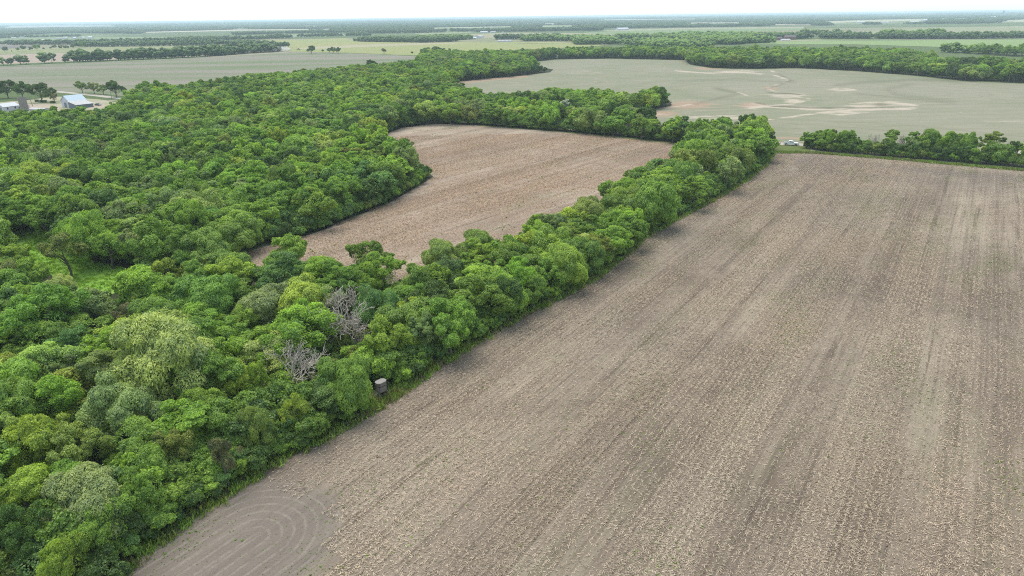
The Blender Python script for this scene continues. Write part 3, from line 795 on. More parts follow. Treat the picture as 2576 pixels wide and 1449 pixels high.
def crop_mat():
    m, t = newmat('sprouting_field'); pos = geopos(t)
    nb = mth(t, 'MULTIPLY', mth(t, 'SUBTRACT', noise(t, mapping(t, pos, 0.3, (0.5, 1.0, 1)), 0.11, 6, 0.75, 0.5), 0.5), 2.4)
    def brkm(nm): return ramp(t, mth(t, 'ADD', attr(t, nm).outputs['Fac'], nb), 0.30, 0.75)
    n1 = noise(t, pos, 0.006, 5, 0.6, 0.8); n2 = noise(t, pos, 0.03, 5, 0.65, 0.4); n4 = noise(t, pos, 0.7, 4, 0.75)
    c = mixc(t, ramp(t, n1, 0.38, 0.62), (0.180, 0.190, 0.118), (0.235, 0.222, 0.160))
    c = mixc(t, mth(t, 'MULTIPLY', ramp(t, n2, 0.42, 0.68), 0.6), c, (0.27, 0.232, 0.175))
    # contour drill lines
    wv = t.nodes.new('ShaderNodeTexWave'); wv.inputs['Scale'].default_value = 0.022; wv.inputs['Distortion'].default_value = 9.0
    wv.inputs['Detail'].default_value = 1.5; wv.inputs['Detail Scale'].default_value = 0.12
    t.links.new(mapping(t, pos, 1.45), wv.inputs['Vector'])
    c = mixc(t, mth(t, 'MULTIPLY', ramp(t, wv.outputs['Fac'], 0.6, 0.95), 0.12), c, (0.12, 0.14, 0.07))
    for sc_, amt, col_, sd_ in ((0.0035, 0.30, (0.10, 0.12, 0.06), 0.0), (0.006, 0.22, (0.33, 0.30, 0.23), 300.0)):
        nn_ = t.nodes.new('ShaderNodeTexNoise'); nn_.inputs['Scale'].default_value = sc_; nn_.inputs['Detail'].default_value = 1.0; nn_.inputs['Roughness'].default_value = 0.3
        t.links.new(mapping(t, pos, 0.2, (0.7, 1.5, 1), (sd_, sd_, 0)), nn_.inputs['Vector'])
        dl = mth(t, 'ABSOLUTE', mth(t, 'SUBTRACT', mth(t, 'FRACT', mth(t, 'MULTIPLY', nn_.outputs['Fac'], 26.0)), 0.5))
        c = mixc(t, mth(t, 'MULTIPLY', mth(t, 'MULTIPLY', ramp(t, dl, 0.16, 0.02), amt), ramp(t, n2, 0.35, 0.6)), c, col_)
    st = noise(t, mapping(t, pos, 0.12, (0.02, 0.35, 1)), 1.0, 4, 0.65)
    c = mixc(t, mth(t, 'MULTIPLY', ramp(t, st, 0.45, 0.7), 0.28), c, (0.31, 0.28, 0.215))
    c = mixc(t, mth(t, 'MULTIPLY', n4, 0.35), c, (0.14, 0.145, 0.085))
    c = mixc(t, mth(t, 'MULTIPLY', brkm('red'), 0.8), c, (0.315, 0.215, 0.150))
    c = mixc(t, mth(t, 'MULTIPLY', brkm('pale'), 0.9), c, (0.40, 0.335, 0.26))
    c = mixc(t, mth(t, 'MULTIPLY', attr(t, 'dark').outputs['Fac'], 0.85), c, (0.085, 0.085, 0.052))
    diffuse_out(t, c, 0.95, 0.05)
    return m
grid_sheet('crop_field', GP(FIELD_RIGHT), 0.0088, crop_mat(), 3.6, gully, 0.4, 13)

M_LF = soft_field('left_crop', (0.112, 0.160, 0.062), (0.235, 0.200, 0.165), (0.28, 0.235, 0.20), 0.010, math.radians(-4), (0.25, 2.0))
sheet('crop_field', GP(FIELD_LEFT), 0.0088, M_LF, 15, 0.6, 14)

# far fields: outline, colours
FAR = [
    ([(-200, 167), (-200, 146), (0, 138), (250, 131), (430, 124), (530, 119), (660, 114), (640, 130), (300, 149), (0, 162)], (0.43, 0.33, 0.26), (0.38, 0.31, 0.23)),
    ([(-200, 145), (-200, 134), (0, 124), (130, 121), (300, 116), (560, 111), (660, 109), (660, 113), (530, 118), (250, 130), (0, 137)], (0.24, 0.28, 0.12), (0.31, 0.31, 0.16)),
    ([(-200, 128), (-200, 118), (0, 114), (85, 114), (85, 119), (0, 123)], (0.19, 0.16, 0.15), (0.24, 0.21, 0.18)),
    ([(505, 111), (560, 106), (870, 96), (880, 100), (1060, 105), (1230, 107), (1560, 103), (1580, 106), (1500, 116), (1300, 126), (1070, 140), (1000, 138), (860, 132), (735, 130), (720, 116), (600, 112)], (0.36, 0.33, 0.14), (0.30, 0.33, 0.13)),
    ([(735, 122), (800, 117), (900, 113), (1100, 107), (1180, 108), (1000, 115), (880, 120), (780, 124)], (0.42, 0.37, 0.24), (0.40, 0.36, 0.22)),
    ([(0, 96), (180, 92), (400, 93), (560, 92), (720, 86), (860, 83), (870, 90), (740, 94), (600, 98), (450, 98), (430, 96), (200, 100), (0, 104)], (0.20, 0.26, 0.13), (0.26, 0.29, 0.16)),
    ([(1100, 91), (1160, 86), (1300, 82), (1540, 84), (1540, 89), (1400, 92), (1250, 95), (1120, 97)], (0.32, 0.33, 0.18), (0.36, 0.31, 0.20)),
    ([(1040, 84), (1200, 79), (1180, 83), (1060, 88)], (0.25, 0.29, 0.15), (0.28, 0.3, 0.16)),
    ([(1470, 82), (1560, 77), (1720, 72), (2020, 69), (2020, 75), (1900, 80), (1700, 84), (1500, 86)], (0.20, 0.27, 0.13), (0.25, 0.30, 0.14)),
    ([(1500, 78), (1570, 74), (1740, 70), (2025, 67.5), (2020, 71), (1720, 74), (1570, 78)], (0.38, 0.34, 0.23), (0.33, 0.33, 0.2)),
    ([(1870, 112), (1900, 104), (2060, 100), (2300, 101), (2576, 99), (2900, 98), (2900, 128), (2576, 125), (2350, 118), (2150, 112), (2000, 112)], (0.235, 0.33, 0.12), (0.28, 0.35, 0.15)),
    ([(1905, 104), (2000, 101), (2060, 99), (2080, 101), (1960, 106)], (0.36, 0.33, 0.18), (0.30, 0.33, 0.16)),
    ([(2100, 88), (2180, 78), (2300, 72), (2576, 65), (2900, 60), (2900, 76), (2576, 80), (2400, 84), (2300, 86)], (0.33, 0.28, 0.20), (0.28, 0.33, 0.16)),
    ([(2160, 162), (2180, 154), (2576, 157), (2900, 158), (2900, 170), (2576, 168), (2300, 168)], (0.38, 0.32, 0.24), (0.31, 0.29, 0.2)),
    ([(1310, 59.5), (1500, 57), (1500, 58.2), (1310, 60.6)], (0.5, 0.45, 0.34), (0.45, 0.42, 0.3)),
    ([(340, 81), (600, 74.5), (800, 73), (840, 72), (840, 74), (600, 77.5), (350, 83)], (0.52, 0.45, 0.33), (0.45, 0.42, 0.3)),
    ([(1070, 70), (1300, 66), (1300, 68), (1080, 72.5)], (0.42, 0.40, 0.26), (0.36, 0.38, 0.22)),
    ([(1350, 66), (1450, 64.5), (1460, 66), (1350, 68)], (0.32, 0.38, 0.2), (0.36, 0.38, 0.22)),
    ([(2160, 50.5), (2350, 47), (2352, 52), (2200, 55)], (0.46, 0.42, 0.28), (0.42, 0.41, 0.25)),
    ([(1720, 57), (1870, 56.5), (1880, 58.5), (1720, 59)], (0.5, 0.42, 0.33), (0.42, 0.41, 0.28)),
    ([(1930, 61), (2060, 62), (2060, 63.5), (1930, 63.5)], (0.42, 0.36, 0.28), (0.42, 0.38, 0.28)),
    ([(2060, 55), (2160, 51), (2190, 54), (2100, 58)], (0.46, 0.42, 0.28), (0.42, 0.41, 0.25)),
    ([(2500, 53), (2576, 49), (2700, 47), (2700, 53), (2560, 56)], (0.36, 0.38, 0.25), (0.42, 0.41, 0.25)),
    ([(0, 66), (160, 64.5), (300, 64), (300, 66), (160, 67.5), (0, 68.5)], (0.45, 0.36, 0.32), (0.45, 0.41, 0.3)),
    ([(1500, 49.5), (1760, 47), (1760, 48.2), (1500, 51)], (0.45, 0.41, 0.32), (0.45, 0.41, 0.3)),
]
for i, (pl, ca, cb) in enumerate(FAR):
    ca, cb = tuple(x * 0.78 for x in ca), tuple(x * 0.78 for x in cb)
    m = soft_field('far_crop_%d' % i, ca, cb, None, 0.004, 0.2, (0.5, 1.2))
    sheet('far_field', GP(pl), 0.012 + 0.02 * i + (0.02 if i else 0), m, 0)

# roads
def road_mat():
    m, t = newmat('gravel_road'); pos = geopos(t)
    n1 = noise(t, pos, 0.8, 5, 0.7); n2 = noise(t, pos, 0.05, 3)
    c = mixc(t, n1, (0.30, 0.262, 0.215), (0.42, 0.375, 0.32)); c = mixc(t, mth(t, 'MULTIPLY', n2, 0.4), c, (0.34, 0.30, 0.25))
    diffuse_out(t, c, 0.95, 0.05); return m
M_ROAD = road_mat()
ROADP = [(-900, 205), (-300, 219), (0, 224), (150, 231), (240, 240), (380, 257), (700, 276), (1100, 300), (1500, 330), (1800, 351), (1955, 361), (2020, 364.5), (2200, 373), (2576, 384), (3100, 402)]
strip('road', ROADP, 3.2, 3.2, 0.024, M_ROAD, 0.15, 21)
strip('driveway', [(150, 264), (200, 262), (240, 257), (290, 252), (330, 252.5)], 1.8, 1.8, 0.028, M_ROAD, 0.2, 22)
strip('road', [(-900, 216), (0, 167.5), (250, 157), (500, 145), (733, 130.5), (800, 128)], 3.0, 3.0, 0.024, M_ROAD, 0.1, 23)
strip('road', [(1300, 110), (1600, 104.5), (1900, 104), (2250, 101.5), (2576, 98.8), (2900, 97)], 5, 5, 0.9, M_ROAD, 0.1, 24)
M_YARD = soft_field('farm_yard', (0.24, 0.25, 0.13), (0.34, 0.30, 0.21), (0.44, 0.38, 0.30), 0.03)
sheet('farmyard', GP(FARMYARD), 0.0200, M_YARD, 4, 0.5, 25)
M_DIRT = simple_mat('packed_dirt', (0.34, 0.28, 0.215), 0.95, 0.05, 0.15, 0.2)
sheet('yard_gravel', GP([(75, 262), (140, 264), (150, 274), (130, 283), (90, 279), (60, 276)]), 0.0240, M_DIRT, 3, 0.4, 26)
sheet('yard_gravel', GP([(215, 263), (262, 262), (268, 268), (240, 275), (222, 274)]), 0.0240, M_DIRT, 3, 0.4, 27)

# ------------------------------------------------------------------ trees: hand-read ones first
TINT = {'bright': (0.255, 0.410, 0.055), 'yellow': (0.330, 0.440, 0.065), 'mid': (0.190, 0.325, 0.052), 'dark': (0.096, 0.175, 0.036),
        'grey': (0.250, 0.345, 0.130), 'olive': (0.235, 0.310, 0.068), 'blue': (0.145, 0.270, 0.075), 'brown': (0.21, 0.200, 0.10), 'pale': (0.330, 0.450, 0.125), 'silver': (0.46, 0.50, 0.46)}
WORD = {'bright': 'bright green', 'yellow': 'yellow-green', 'mid': 'mid-green', 'dark': 'dark green', 'grey': 'grey-green', 'olive': 'olive', 'blue': 'blue-green',
        'brown': 'brownish', 'pale': 'pale green', 'silver': 'silvery white'}
FORM = {'round': 'rounded', 'lobed': 'billowy', 'spray': 'feathery', 'layer': 'layered', 'tall': 'slender', 'airy': 'thin-leaved', 'bush': 'bushy', 'dead': 'bare'}
LM = [  # x, y of the crown, width, form, colour
    (415, 880, 225, 'spray', 'pale'), (755, 758, 125, 'spray', 'yellow'), (888, 790, 125, 'dead', ''), (862, 757, 95, 'dead', ''), (912, 822, 95, 'dead', ''), (936, 762, 70, 'airy', 'brown'), (893, 850, 60, 'dead', ''), (711, 925, 125, 'dead', ''), (604, 800, 100, 'lobed', 'bright'), (662, 772, 50, 'dead', ''),
    (712, 700, 140, 'layer', 'blue'), (573, 697, 110, 'round', 'yellow'), (966, 683, 110, 'layer', 'bright'), (920, 642, 92, 'round', 'mid'), (729, 632, 95, 'round', 'bright'),
    (1018, 760, 110, 'lobed', 'mid'), (755, 822, 150, 'lobed', 'bright'), (575, 900, 130, 'lobed', 'bright'), (581, 958, 100, 'lobed', 'yellow'), (650, 942, 55, 'airy', 'yellow'),
    (161, 629, 115, 'airy', 'olive'), (272, 620, 95, 'lobed', 'bright'), (417, 618, 150, 'round', 'mid'), (510, 628, 120, 'spray', 'mid'), (70, 690, 95, 'lobed', 'bright'), (26, 645, 85, 'round', 'bright'),
    (222, 768, 130, 'round', 'grey'), (160, 728, 70, 'spray', 'pale'), (372, 719, 150, 'lobed', 'bright'), (91, 806, 170, 'round', 'mid'), (104, 858, 130, 'round', 'mid'), (170, 885, 130, 'layer', 'blue'),
    (521, 750, 130, 'spray', 'mid'), (508, 797, 110, 'lobed', 'bright'), (325, 797, 80, 'airy', 'brown'), (39, 938, 95, 'spray', 'yellow'), (260, 928, 150, 'layer', 'grey'), (182, 948, 90, 'layer', 'grey'),
    (295, 1022, 165, 'spray', 'grey'), (400, 965, 100, 'lobed', 'yellow'), (493, 1024, 120, 'lobed', 'bright'), (434, 1129, 100, 'round', 'olive'), (645, 1072, 75, 'spray', 'olive'), (737, 1036, 70, 'round', 'yellow'),
    (110, 1091, 115, 'lobed', 'yellow'), (25, 1085, 95, 'lobed', 'pale'), (63, 1226, 150, 'lobed', 'yellow'), (202, 1125, 140, 'round', 'olive'), (261, 1323, 140, 'lobed', 'mid'), (198, 1208, 130, 'lobed', 'mid'),
    (560, 1152, 75, 'airy', 'brown'), (329, 1186, 60, 'dead', ''), (367, 1235, 110, 'round', 'mid'), (63, 1344, 120, 'round', 'dark'), (60, 1292, 80, 'dead', ''), (354, 1285, 50, 'dead', ''), (169, 1412, 110, 'lobed', 'bright'),
    (1116, 640, 85, 'spray', 'olive'), (1206, 618, 92, 'spray', 'mid'), (1266, 632, 108, 'round', 'mid'), (1384, 616, 108, 'spray', 'bright'), (1356, 566, 76, 'lobed', 'bright'), (1472, 540, 96, 'spray', 'olive'),
    (1560, 524, 90, 'spray', 'mid'), (1483, 585, 90, 'layer', 'mid'), (1547, 590, 80, 'layer', 'mid'), (1592, 482, 66, 'spray', 'olive'), (1668, 488, 74, 'lobed', 'bright'), (1136, 678, 55, 'dead', ''),
    (1180, 675, 80, 'layer', 'bright'), (1044, 710, 110, 'round', 'mid'), (1258, 684, 90, 'layer', 'mid'), (1385, 690, 80, 'round', 'mid'), (1339, 722, 80, 'round', 'mid'), (1159, 716, 45, 'dead', ''),
    (1722, 402, 66, 'spray', 'olive'), (1806, 380, 70, 'spray', 'mid'), (1852, 400, 70, 'spray', 'olive'), (1874, 310, 52, 'round', 'dark'), (1896, 328, 75, 'spray', 'bright'), (1778, 308, 34, 'tall', 'mid'),
    (1929, 350, 52, 'airy', 'dark'), (1760, 466, 70, 'lobed', 'bright'), (1813, 428, 60, 'lobed', 'bright'),
    (2041, 352, 42, 'lobed', 'mid'), (2063, 336, 30, 'tall', 'mid'), (2092, 338, 27, 'airy', 'olive'), (2129, 345, 42, 'lobed', 'mid'), (2151, 350, 20, 'tall', 'dark'), (2183, 343, 22, 'dead', ''), (2205, 342, 16, 'dead', ''),
    (2234, 338, 40, 'tall', 'mid'), (2268, 348, 22, 'dead', ''), (2288, 341, 36, 'tall', 'mid'), (2310, 347, 30, 'airy', 'brown'), (2335, 350, 50, 'spray', 'mid'), (2384, 350, 50, 'lobed', 'mid'), (2427, 352, 36, 'spray', 'mid'), (2447, 347, 25, 'tall', 'mid'),
    (2489, 345, 52, 'tall', 'olive'), (2526, 358, 14, 'dead', ''), (2543, 362, 26, 'airy', 'dark'), (2572, 362, 36, 'tall', 'mid'),
    (1660, 246, 44, 'round', 'dark'), (1420, 268, 32, 'tall', 'silver'), (960, 395, 60, 'layer', 'olive'), (890, 400, 70, 'layer', 'olive'), (840, 420, 60, 'round', 'olive'), (1010, 375, 50, 'round', 'mid'),
    (735, 470, 110, 'layer', 'mid'), (608, 500, 44, 'dead', ''), (685, 490, 80, 'layer', 'mid'), (770, 500, 70, 'spray', 'mid'), (730, 375, 40, 'airy', 'grey'), (450, 440, 90, 'lobed', 'bright'), (380, 510, 90, 'lobed', 'bright'),
    (1130, 215, 30, 'airy', 'pale'), (1080, 222, 28, 'airy', 'pale'),
    (205, 219, 26, 'round', 'grey'), (234, 220, 28, 'round', 'grey'), (258, 224, 24, 'round', 'grey'), (288, 222, 40, 'round', 'dark'), (15, 222, 44, 'round', 'dark'), (52, 225, 44, 'round', 'dark'), (100, 231, 52, 'round', 'dark'),
    (135, 245, 24, 'airy', 'brown'), (360, 228, 40, 'round', 'mid'), (400, 230, 46, 'round', 'mid'), (-25, 224, 44, 'round', 'dark'),
    (930, 163, 22, 'tall', 'dark'), (942, 165, 22, 'tall', 'dark'), (1079, 129, 30, 'lobed', 'dark'), (1100, 128, 34, 'lobed', 'dark'),
    (783, 124, 20, 'round', 'dark'), (828, 126, 12, 'round', 'dark'), (838, 126, 14, 'round', 'dark'), (850, 126, 16, 'round', 'dark'), (966, 128, 11, 'round', 'brown'), (1037, 132, 8, 'bush', 'dark'),
    (812, 128, 6, 'round', 'dark'), (752, 124, 5, 'round', 'brown'), (748, 124, 4, 'round', 'brown'),
]
trees = []   # dict(x,y,r,form,tone,landmark)
for (x, y, wpx, form, tone) in LM:
    hfac = {'tall': 1.65, 'bush': 0.8, 'dead': 1.0}.get(form, 1.02)
    zc = 5.0
    for _ in range(6):
        p = G(x, y, zc); _, dz = PROJ([tuple(p)]); r_ = wpx / 2 / FPX * dz[0]
        hh = np.clip(2 * r_ * (hfac if form != 'dead' else 1.25), 3.0, 15)
        if form in ('round', 'lobed', 'layer', 'spray', 'airy'): hh = np.clip(hh, 7.0 if y > 200 else 3, 13)
        zc = hh * (0.62 if y > 300 else 0.55)
    by = None
    if x > 2020 and 290 < y < 400: by = float(np.interp(x, [2020, 2060, 2200, 2400, 2576], [371, 377, 388, 404, 418])) - 5 - 3 * rng.random()
    if (x, y) in ((1778, 308), (1874, 310), (1896, 328), (1929, 350)): by = {1778: 350, 1874: 366, 1896: 372, 1929: 378}[x]
    if by:
        p = G(x, by); _, dz = PROJ([tuple(p)]); r_ = wpx / 2 / FPX * dz[0]; top = y - wpx * 0.42
        zz = 4.0
        for _ in range(30):
            s_, _d = PROJ([[p.x, p.y, zz]])
            if s_[0, 1] < top: break
            zz += 0.4
        hh = max(zz, 4)
    trees.append(dict(x=p.x, y=p.y, r=max(r_, 0.8), h=float(hh), form=form, tone=tone, lm=True))

# fill the woods
def fill(poly, spacing, ymax=None, rr=(0.50, 0.78), seed=1):
    r = np.random.default_rng(seed); P = GP(poly)
    mn = np.maximum(P.min(0), [-520, 25]); mx_ = np.minimum(P.max(0), [1400, 1500])
    gx = np.arange(mn[0], mx_[0], spacing); gy = np.arange(mn[1], mx_[1], spacing * 0.87)
    X, Y = np.meshgrid(gx, gy); X[1::2] += spacing / 2
    Q = np.stack([X.ravel(), Y.ravel()], 1) + r.uniform(-0.36, 0.36, (X.size, 2)) * spacing
    return Q[inpoly(Q, P)]
Qa = fill(WOODS[0], 5.4, seed=2); Qa = Qa[np.hypot(Qa[:, 0], Qa[:, 1]) < 170]
Qb = fill(WOODS[0], 8.0, seed=4); Qb = Qb[np.hypot(Qb[:, 0], Qb[:, 1]) >= 170]
Qc = fill(WOODS[1], 10.0, seed=3)
Q = np.vstack([Qa, Qb, Qc])
hb = GP([(2030, 370), (2060, 375), (2200, 387), (2400, 404), (2576, 418), (2800, 440)]); Qd = []
for a_, b_ in zip(hb[:-1], hb[1:]):
    L_ = np.linalg.norm(b_ - a_); Qd += [a_ + (b_ - a_) * (q + rng.uniform(-.3, .3)) * 4.2 / L_ + rng.normal(0, 0.8, 2) for q in range(int(L_ / 4.2))]
Qd = np.array(Qd); Qe = len(Q); Q = np.vstack([Q, Qd])
rr_ = np.concatenate([rng.uniform(3.0, 4.8, len(Qa)), rng.uniform(4.0, 6.4, len(Qb)), rng.uniform(5.0, 7.2, len(Qc)), rng.uniform(2.4, 3.8, len(Qd))])
hh_ = np.concatenate([rng.uniform(6.5, 9.5, len(Qa)), rng.uniform(8.5, 12.5, len(Qb)), rng.uniform(9.5, 14.0, len(Qc)), rng.uniform(5.5, 9.0, len(Qd))])
sc1, dz1 = PROJ(np.column_stack([Q, hh_ * 0.8])); sc2, _ = PROJ(np.column_stack([Q, hh_ * 0.4]))
keep = (sc1[:, 0] > -260) & (sc1[:, 0] < 2700) & (sc1[:, 1] < 1640) & (dz1 > 1)
off = rr_ / dz1 * FPX * 0.62
sc3, _ = PROJ(np.column_stack([Q, hh_ * 0.97]))
sc4, _ = PROJ(np.column_stack([Q, hh_ * 0.22]))
for vp in (VIS[1], VIS[2], VIS[5], VIS[6]):
    if vp is not VIS[1]: keep &= ~inpoly(sc3, vp)
    for sq in (sc1, sc2, sc4):
        keep &= ~inpoly(sq, vp)
        wf = {id(sc1): 0.45, id(sc2): 0.9, id(sc4): 0.8}[id(sq)]
        for s_ in (-1, -0.5, 0.5, 1):
            q = sq.copy(); q[:, 0] += s_ * off / 0.62 * wf; keep &= ~inpoly(q, vp)
for vp in VIS:
    keep &= ~inpoly(sc1, vp) & ~inpoly(sc2, vp)
    for s_ in (-1, 1):
        q = sc2.copy(); q[:, 0] += s_ * off; keep &= ~inpoly(q, vp)
keep &= np.hypot(Q[:, 0] - G(961, 997).x, Q[:, 1] - G(961, 997).y) > rr_ + 2.2
keep[Qe:] = True
for ti in trees:
    dd = np.hypot(Q[:, 0] - ti['x'], Q[:, 1] - ti['y'])
    keep &= (dd > (ti['r'] + rr_) * np.where(np.hypot(Q[:, 0], Q[:, 1]) < 170, 0.54, 0.64)) | ((np.arange(len(Q)) >= Qe) & (dd > 1.5))
# keep the view to the leafless trees open
for ti in trees:
    if ti['form'] == 'dead' or ti['tone'] == 'silver':
        c2, z2 = PROJ([[ti['x'], ti['y'], ti['h'] * 0.6]])
        near = (np.abs(sc1[:, 0] - c2[0, 0]) < ti['r'] / z2[0] * FPX * 1.25) & (sc1[:, 1] > c2[0, 1] - 5) & (sc1[:, 1] < c2[0, 1] + ti['r'] / z2[0] * FPX * 1.5)
        keep &= ~near
Q, rr_, hh_ = Q[keep], rr_[keep], hh_[keep]
print('fill trees', len(Q))
forms = ['round', 'lobed', 'spray', 'layer', 'airy', 'tall']
pr = np.array([0.30, 0.30, 0.14, 0.18, 0.05, 0.03])
tones = ['bright', 'yellow', 'mid', 'dark', 'grey', 'olive', 'blue', 'pale', 'brown']
nz = np.sin(Q[:, 0] * 0.045 + 1.3) * np.cos(Q[:, 1] * 0.038) + 0.5 * np.sin(Q[:, 0] * 0.11) * np.sin(Q[:, 1] * 0.09)
for i in range(len(Q)):
    far = math.hypot(*Q[i])
    if rng.random() < 0.012 and far < 350: fm, tn = 'dead', ''
    else:
        fm = forms[rng.choice(6, p=pr)]
        if nz[i] > 0.3: pt = [0.38, 0.10, 0.32, 0.04, 0.05, 0.03, 0.02, 0.06, 0.00]
        elif nz[i] > -0.3: pt = [0.24, 0.03, 0.47, 0.10, 0.07, 0.03, 0.04, 0.02, 0.00]
        else: pt = [0.13, 0.01, 0.48, 0.17, 0.11, 0.04, 0.05, 0.01, 0.00]
        tn = tones[rng.choice(9, p=pt)]
    trees.append(dict(x=Q[i, 0], y=Q[i, 1], r=float(rr_[i]), h=float(hh_[i]), form=fm, tone=tn, lm=False))

# which are built one by one: every hand-read tree, then the ones that show largest
for t_ in trees:
    s_, z_ = PROJ([[t_['x'], t_['y'], t_['h'] * 0.6]])
    t_['sx'], t_['sy'] = s_[0]; t_['px'] = t_['r'] / z_[0] * FPX
    t_['inview'] = -60 < t_['sx'] < 2640 and t_['sy'] < 1449 + t_['px']
lmk = [t_ for t_ in trees if t_['lm'] and t_['form'] != 'dead']
cand = sorted([t_ for t_ in trees if not t_['lm'] and t_['form'] != 'dead' and t_['inview']], key=lambda t_: -t_['px'])
indiv = lmk + cand[:max(0, 312 - len(lmk))]
indiv += [t_ for t_ in trees if t_['form'] == 'dead' and (t_['lm'] or t_['px'] > 14)]
ids = set(map(id, indiv))
rest = [t_ for t_ in trees if id(t_) not in ids]
print('individual', len(indiv), 'rest', len(rest))

# labels: kind and colour, then rank and side seen from a landmark, so that every label fits one tree only
ANCH = [((965, 985), 'the hunting blind'), ((888, 800), 'the big bare thicket'), ((415, 880), 'the huge feathery pale green tree'), ((230, 690), 'the grassy clearing'), ((620, 650), 'the near tip of the enclosed field'),
        ((1090, 440), 'the pointed wood corner'), ((711, 930), 'the bare grey tree'), ((690, 1330), 'the curved tractor tracks'), ((1480, 700), 'the bend of the long hedgerow'), ((1700, 500), 'the middle of the far hedgerow half'),
        ((1985, 362), 'the white pickup'), ((2300, 380), 'the roadside hedge centre'), ((180, 260), 'the barn'), ((1660, 255), 'the bare-soil notch in the crop field'), ((1420, 268), 'the silvery white tree'), ((20, 1440), 'the bottom left corner'),
        ((25, 1000), 'the leftmost edge of the near woods'), ((300, 1440), 'the lowest end of the field edge'), ((1050, 230), 'the house hidden in the woods'), ((560, 136), 'the far lorry raising dust'), ((60, 500), 'the far left stretch of the woods'), ((500, 550), 'the near woodland slope'),
        ((400, 1180), 'the lower hedgerow belt')]
ordn = ['', 'second ', 'third ', 'fourth ', 'fifth ', 'sixth ', 'seventh ', 'eighth ', 'ninth ', 'tenth ', 'eleventh ', 'twelfth ', 'thirteenth ', 'fourteenth ', 'fifteenth ']
HAND = {(415, 880): 'huge round pale green feathery tree, the widest crown in the left woods', (1660, 246): 'big dark green rounded tree at the right tip of the wood by the crop field',
        (1420, 268): 'silvery white narrow tree standing among green trees beyond the enclosed field', (888, 790): 'wide bare grey thicket of dead branches in the hedgerow above the blind',
        (711, 925): 'spreading leafless grey tree with pale twisted branches, left of the hunting blind', (205, 219): 'leftmost of three round grey-green lawn trees beside the farm road',
        (234, 220): 'middle one of three round grey-green lawn trees beside the farm road', (258, 224): 'rightmost of three round grey-green lawn trees beside the farm road',
        (288, 222): 'large dark green tree beside the road behind the three lawn trees', (1778, 308): 'tall slender tree with open trunk rising above the roadside row left of the hedgerow end',
        (161, 629): 'olive thin-leaved tree with a long bare trunk beside the grassy clearing', (783, 124): 'lone round dark tree between the yellow field and the grey-green field'}
seen = {}
for t_, lmxy in zip([q for q in trees if q['lm']], [(a_[0], a_[1]) for a_ in LM]): t_['key'] = lmxy
LL = []
for t_ in indiv:
    if t_.get('key') in HAND: t_['label'] = HAND[t_['key']]; continue
    best = min(ANCH, key=lambda a_: math.hypot(t_['sx'] - a_[0][0], (t_['sy'] - a_[0][1]) * 1.4))
    dx, dy = t_['sx'] - best[0][0], t_['sy'] - best[0][1]
    if abs(dx) > abs(dy) * 1.2: side = 'to the right of' if dx > 0 else 'to the left of'
    else: side = 'below' if dy > 0 else 'above'
    wtone = WORD.get(t_['tone'], 'grey leafless')
    key = (wtone, t_['form'], side, best[1])
    seen.setdefault(key, []).append((math.hypot(dx, dy), t_))
for (wtone, form, side, an), lst in seen.items():
    lst.sort(key=lambda q: q[0])
    for k, (_, t_) in enumerate(lst):
        t_['label'] = f"{ordn[min(k, 14)]}{wtone} {FORM[form] if form != 'dead' else 'branching'} tree {side} {an}" if k else f"{wtone} {FORM[form] if form != 'dead' else 'branching'} tree just {side} {an}"

def pick(form, i): return i % len(CR_ME[form])
M_SILV = None
for i, t_ in enumerate(indiv):
    far = t_['sy'] < 330
    if t_['form'] == 'dead':
        k = i % len(DEAD_ME)
        root = empty('dead_tree', (t_['x'], t_['y'], 0), rng.uniform(0, 6.28), t_['label'], 'dead tree')
        b = bpy.data.objects.new('branches', DEAD_ME[k]); COL.objects.link(b); b.parent = root
        zz = t_['h'] / [9, 7, 10, 6][k]; xy = t_['r'] / 3.2
        root.scale = (xy, xy, zz)
        continue
    f = t_['form']; k = pick(f, int(rng.integers(0, 12)))
    sp = SPECS[f]; root = empty('tree', (t_['x'], t_['y'], 0), rng.uniform(0, 6.28), t_['label'], 'tree')
    sx = t_['r'] / sp['R'] / 0.97; sz = t_['h'] / sp['Ht']
    ov = rng.uniform(0.86, 1.16); root.scale = (sx * ov, sx / ov, sz)
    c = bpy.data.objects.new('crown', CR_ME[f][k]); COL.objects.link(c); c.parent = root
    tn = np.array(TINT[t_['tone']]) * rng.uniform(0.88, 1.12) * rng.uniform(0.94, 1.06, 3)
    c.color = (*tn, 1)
    tr = bpy.data.objects.new('trunk', TR_ME[f][k]); COL.objects.link(tr); tr.parent = root
for gname, cond in (('farm lawn trees', lambda t_: t_.get('key') in ((205, 219), (234, 220), (258, 224))),):
    pass

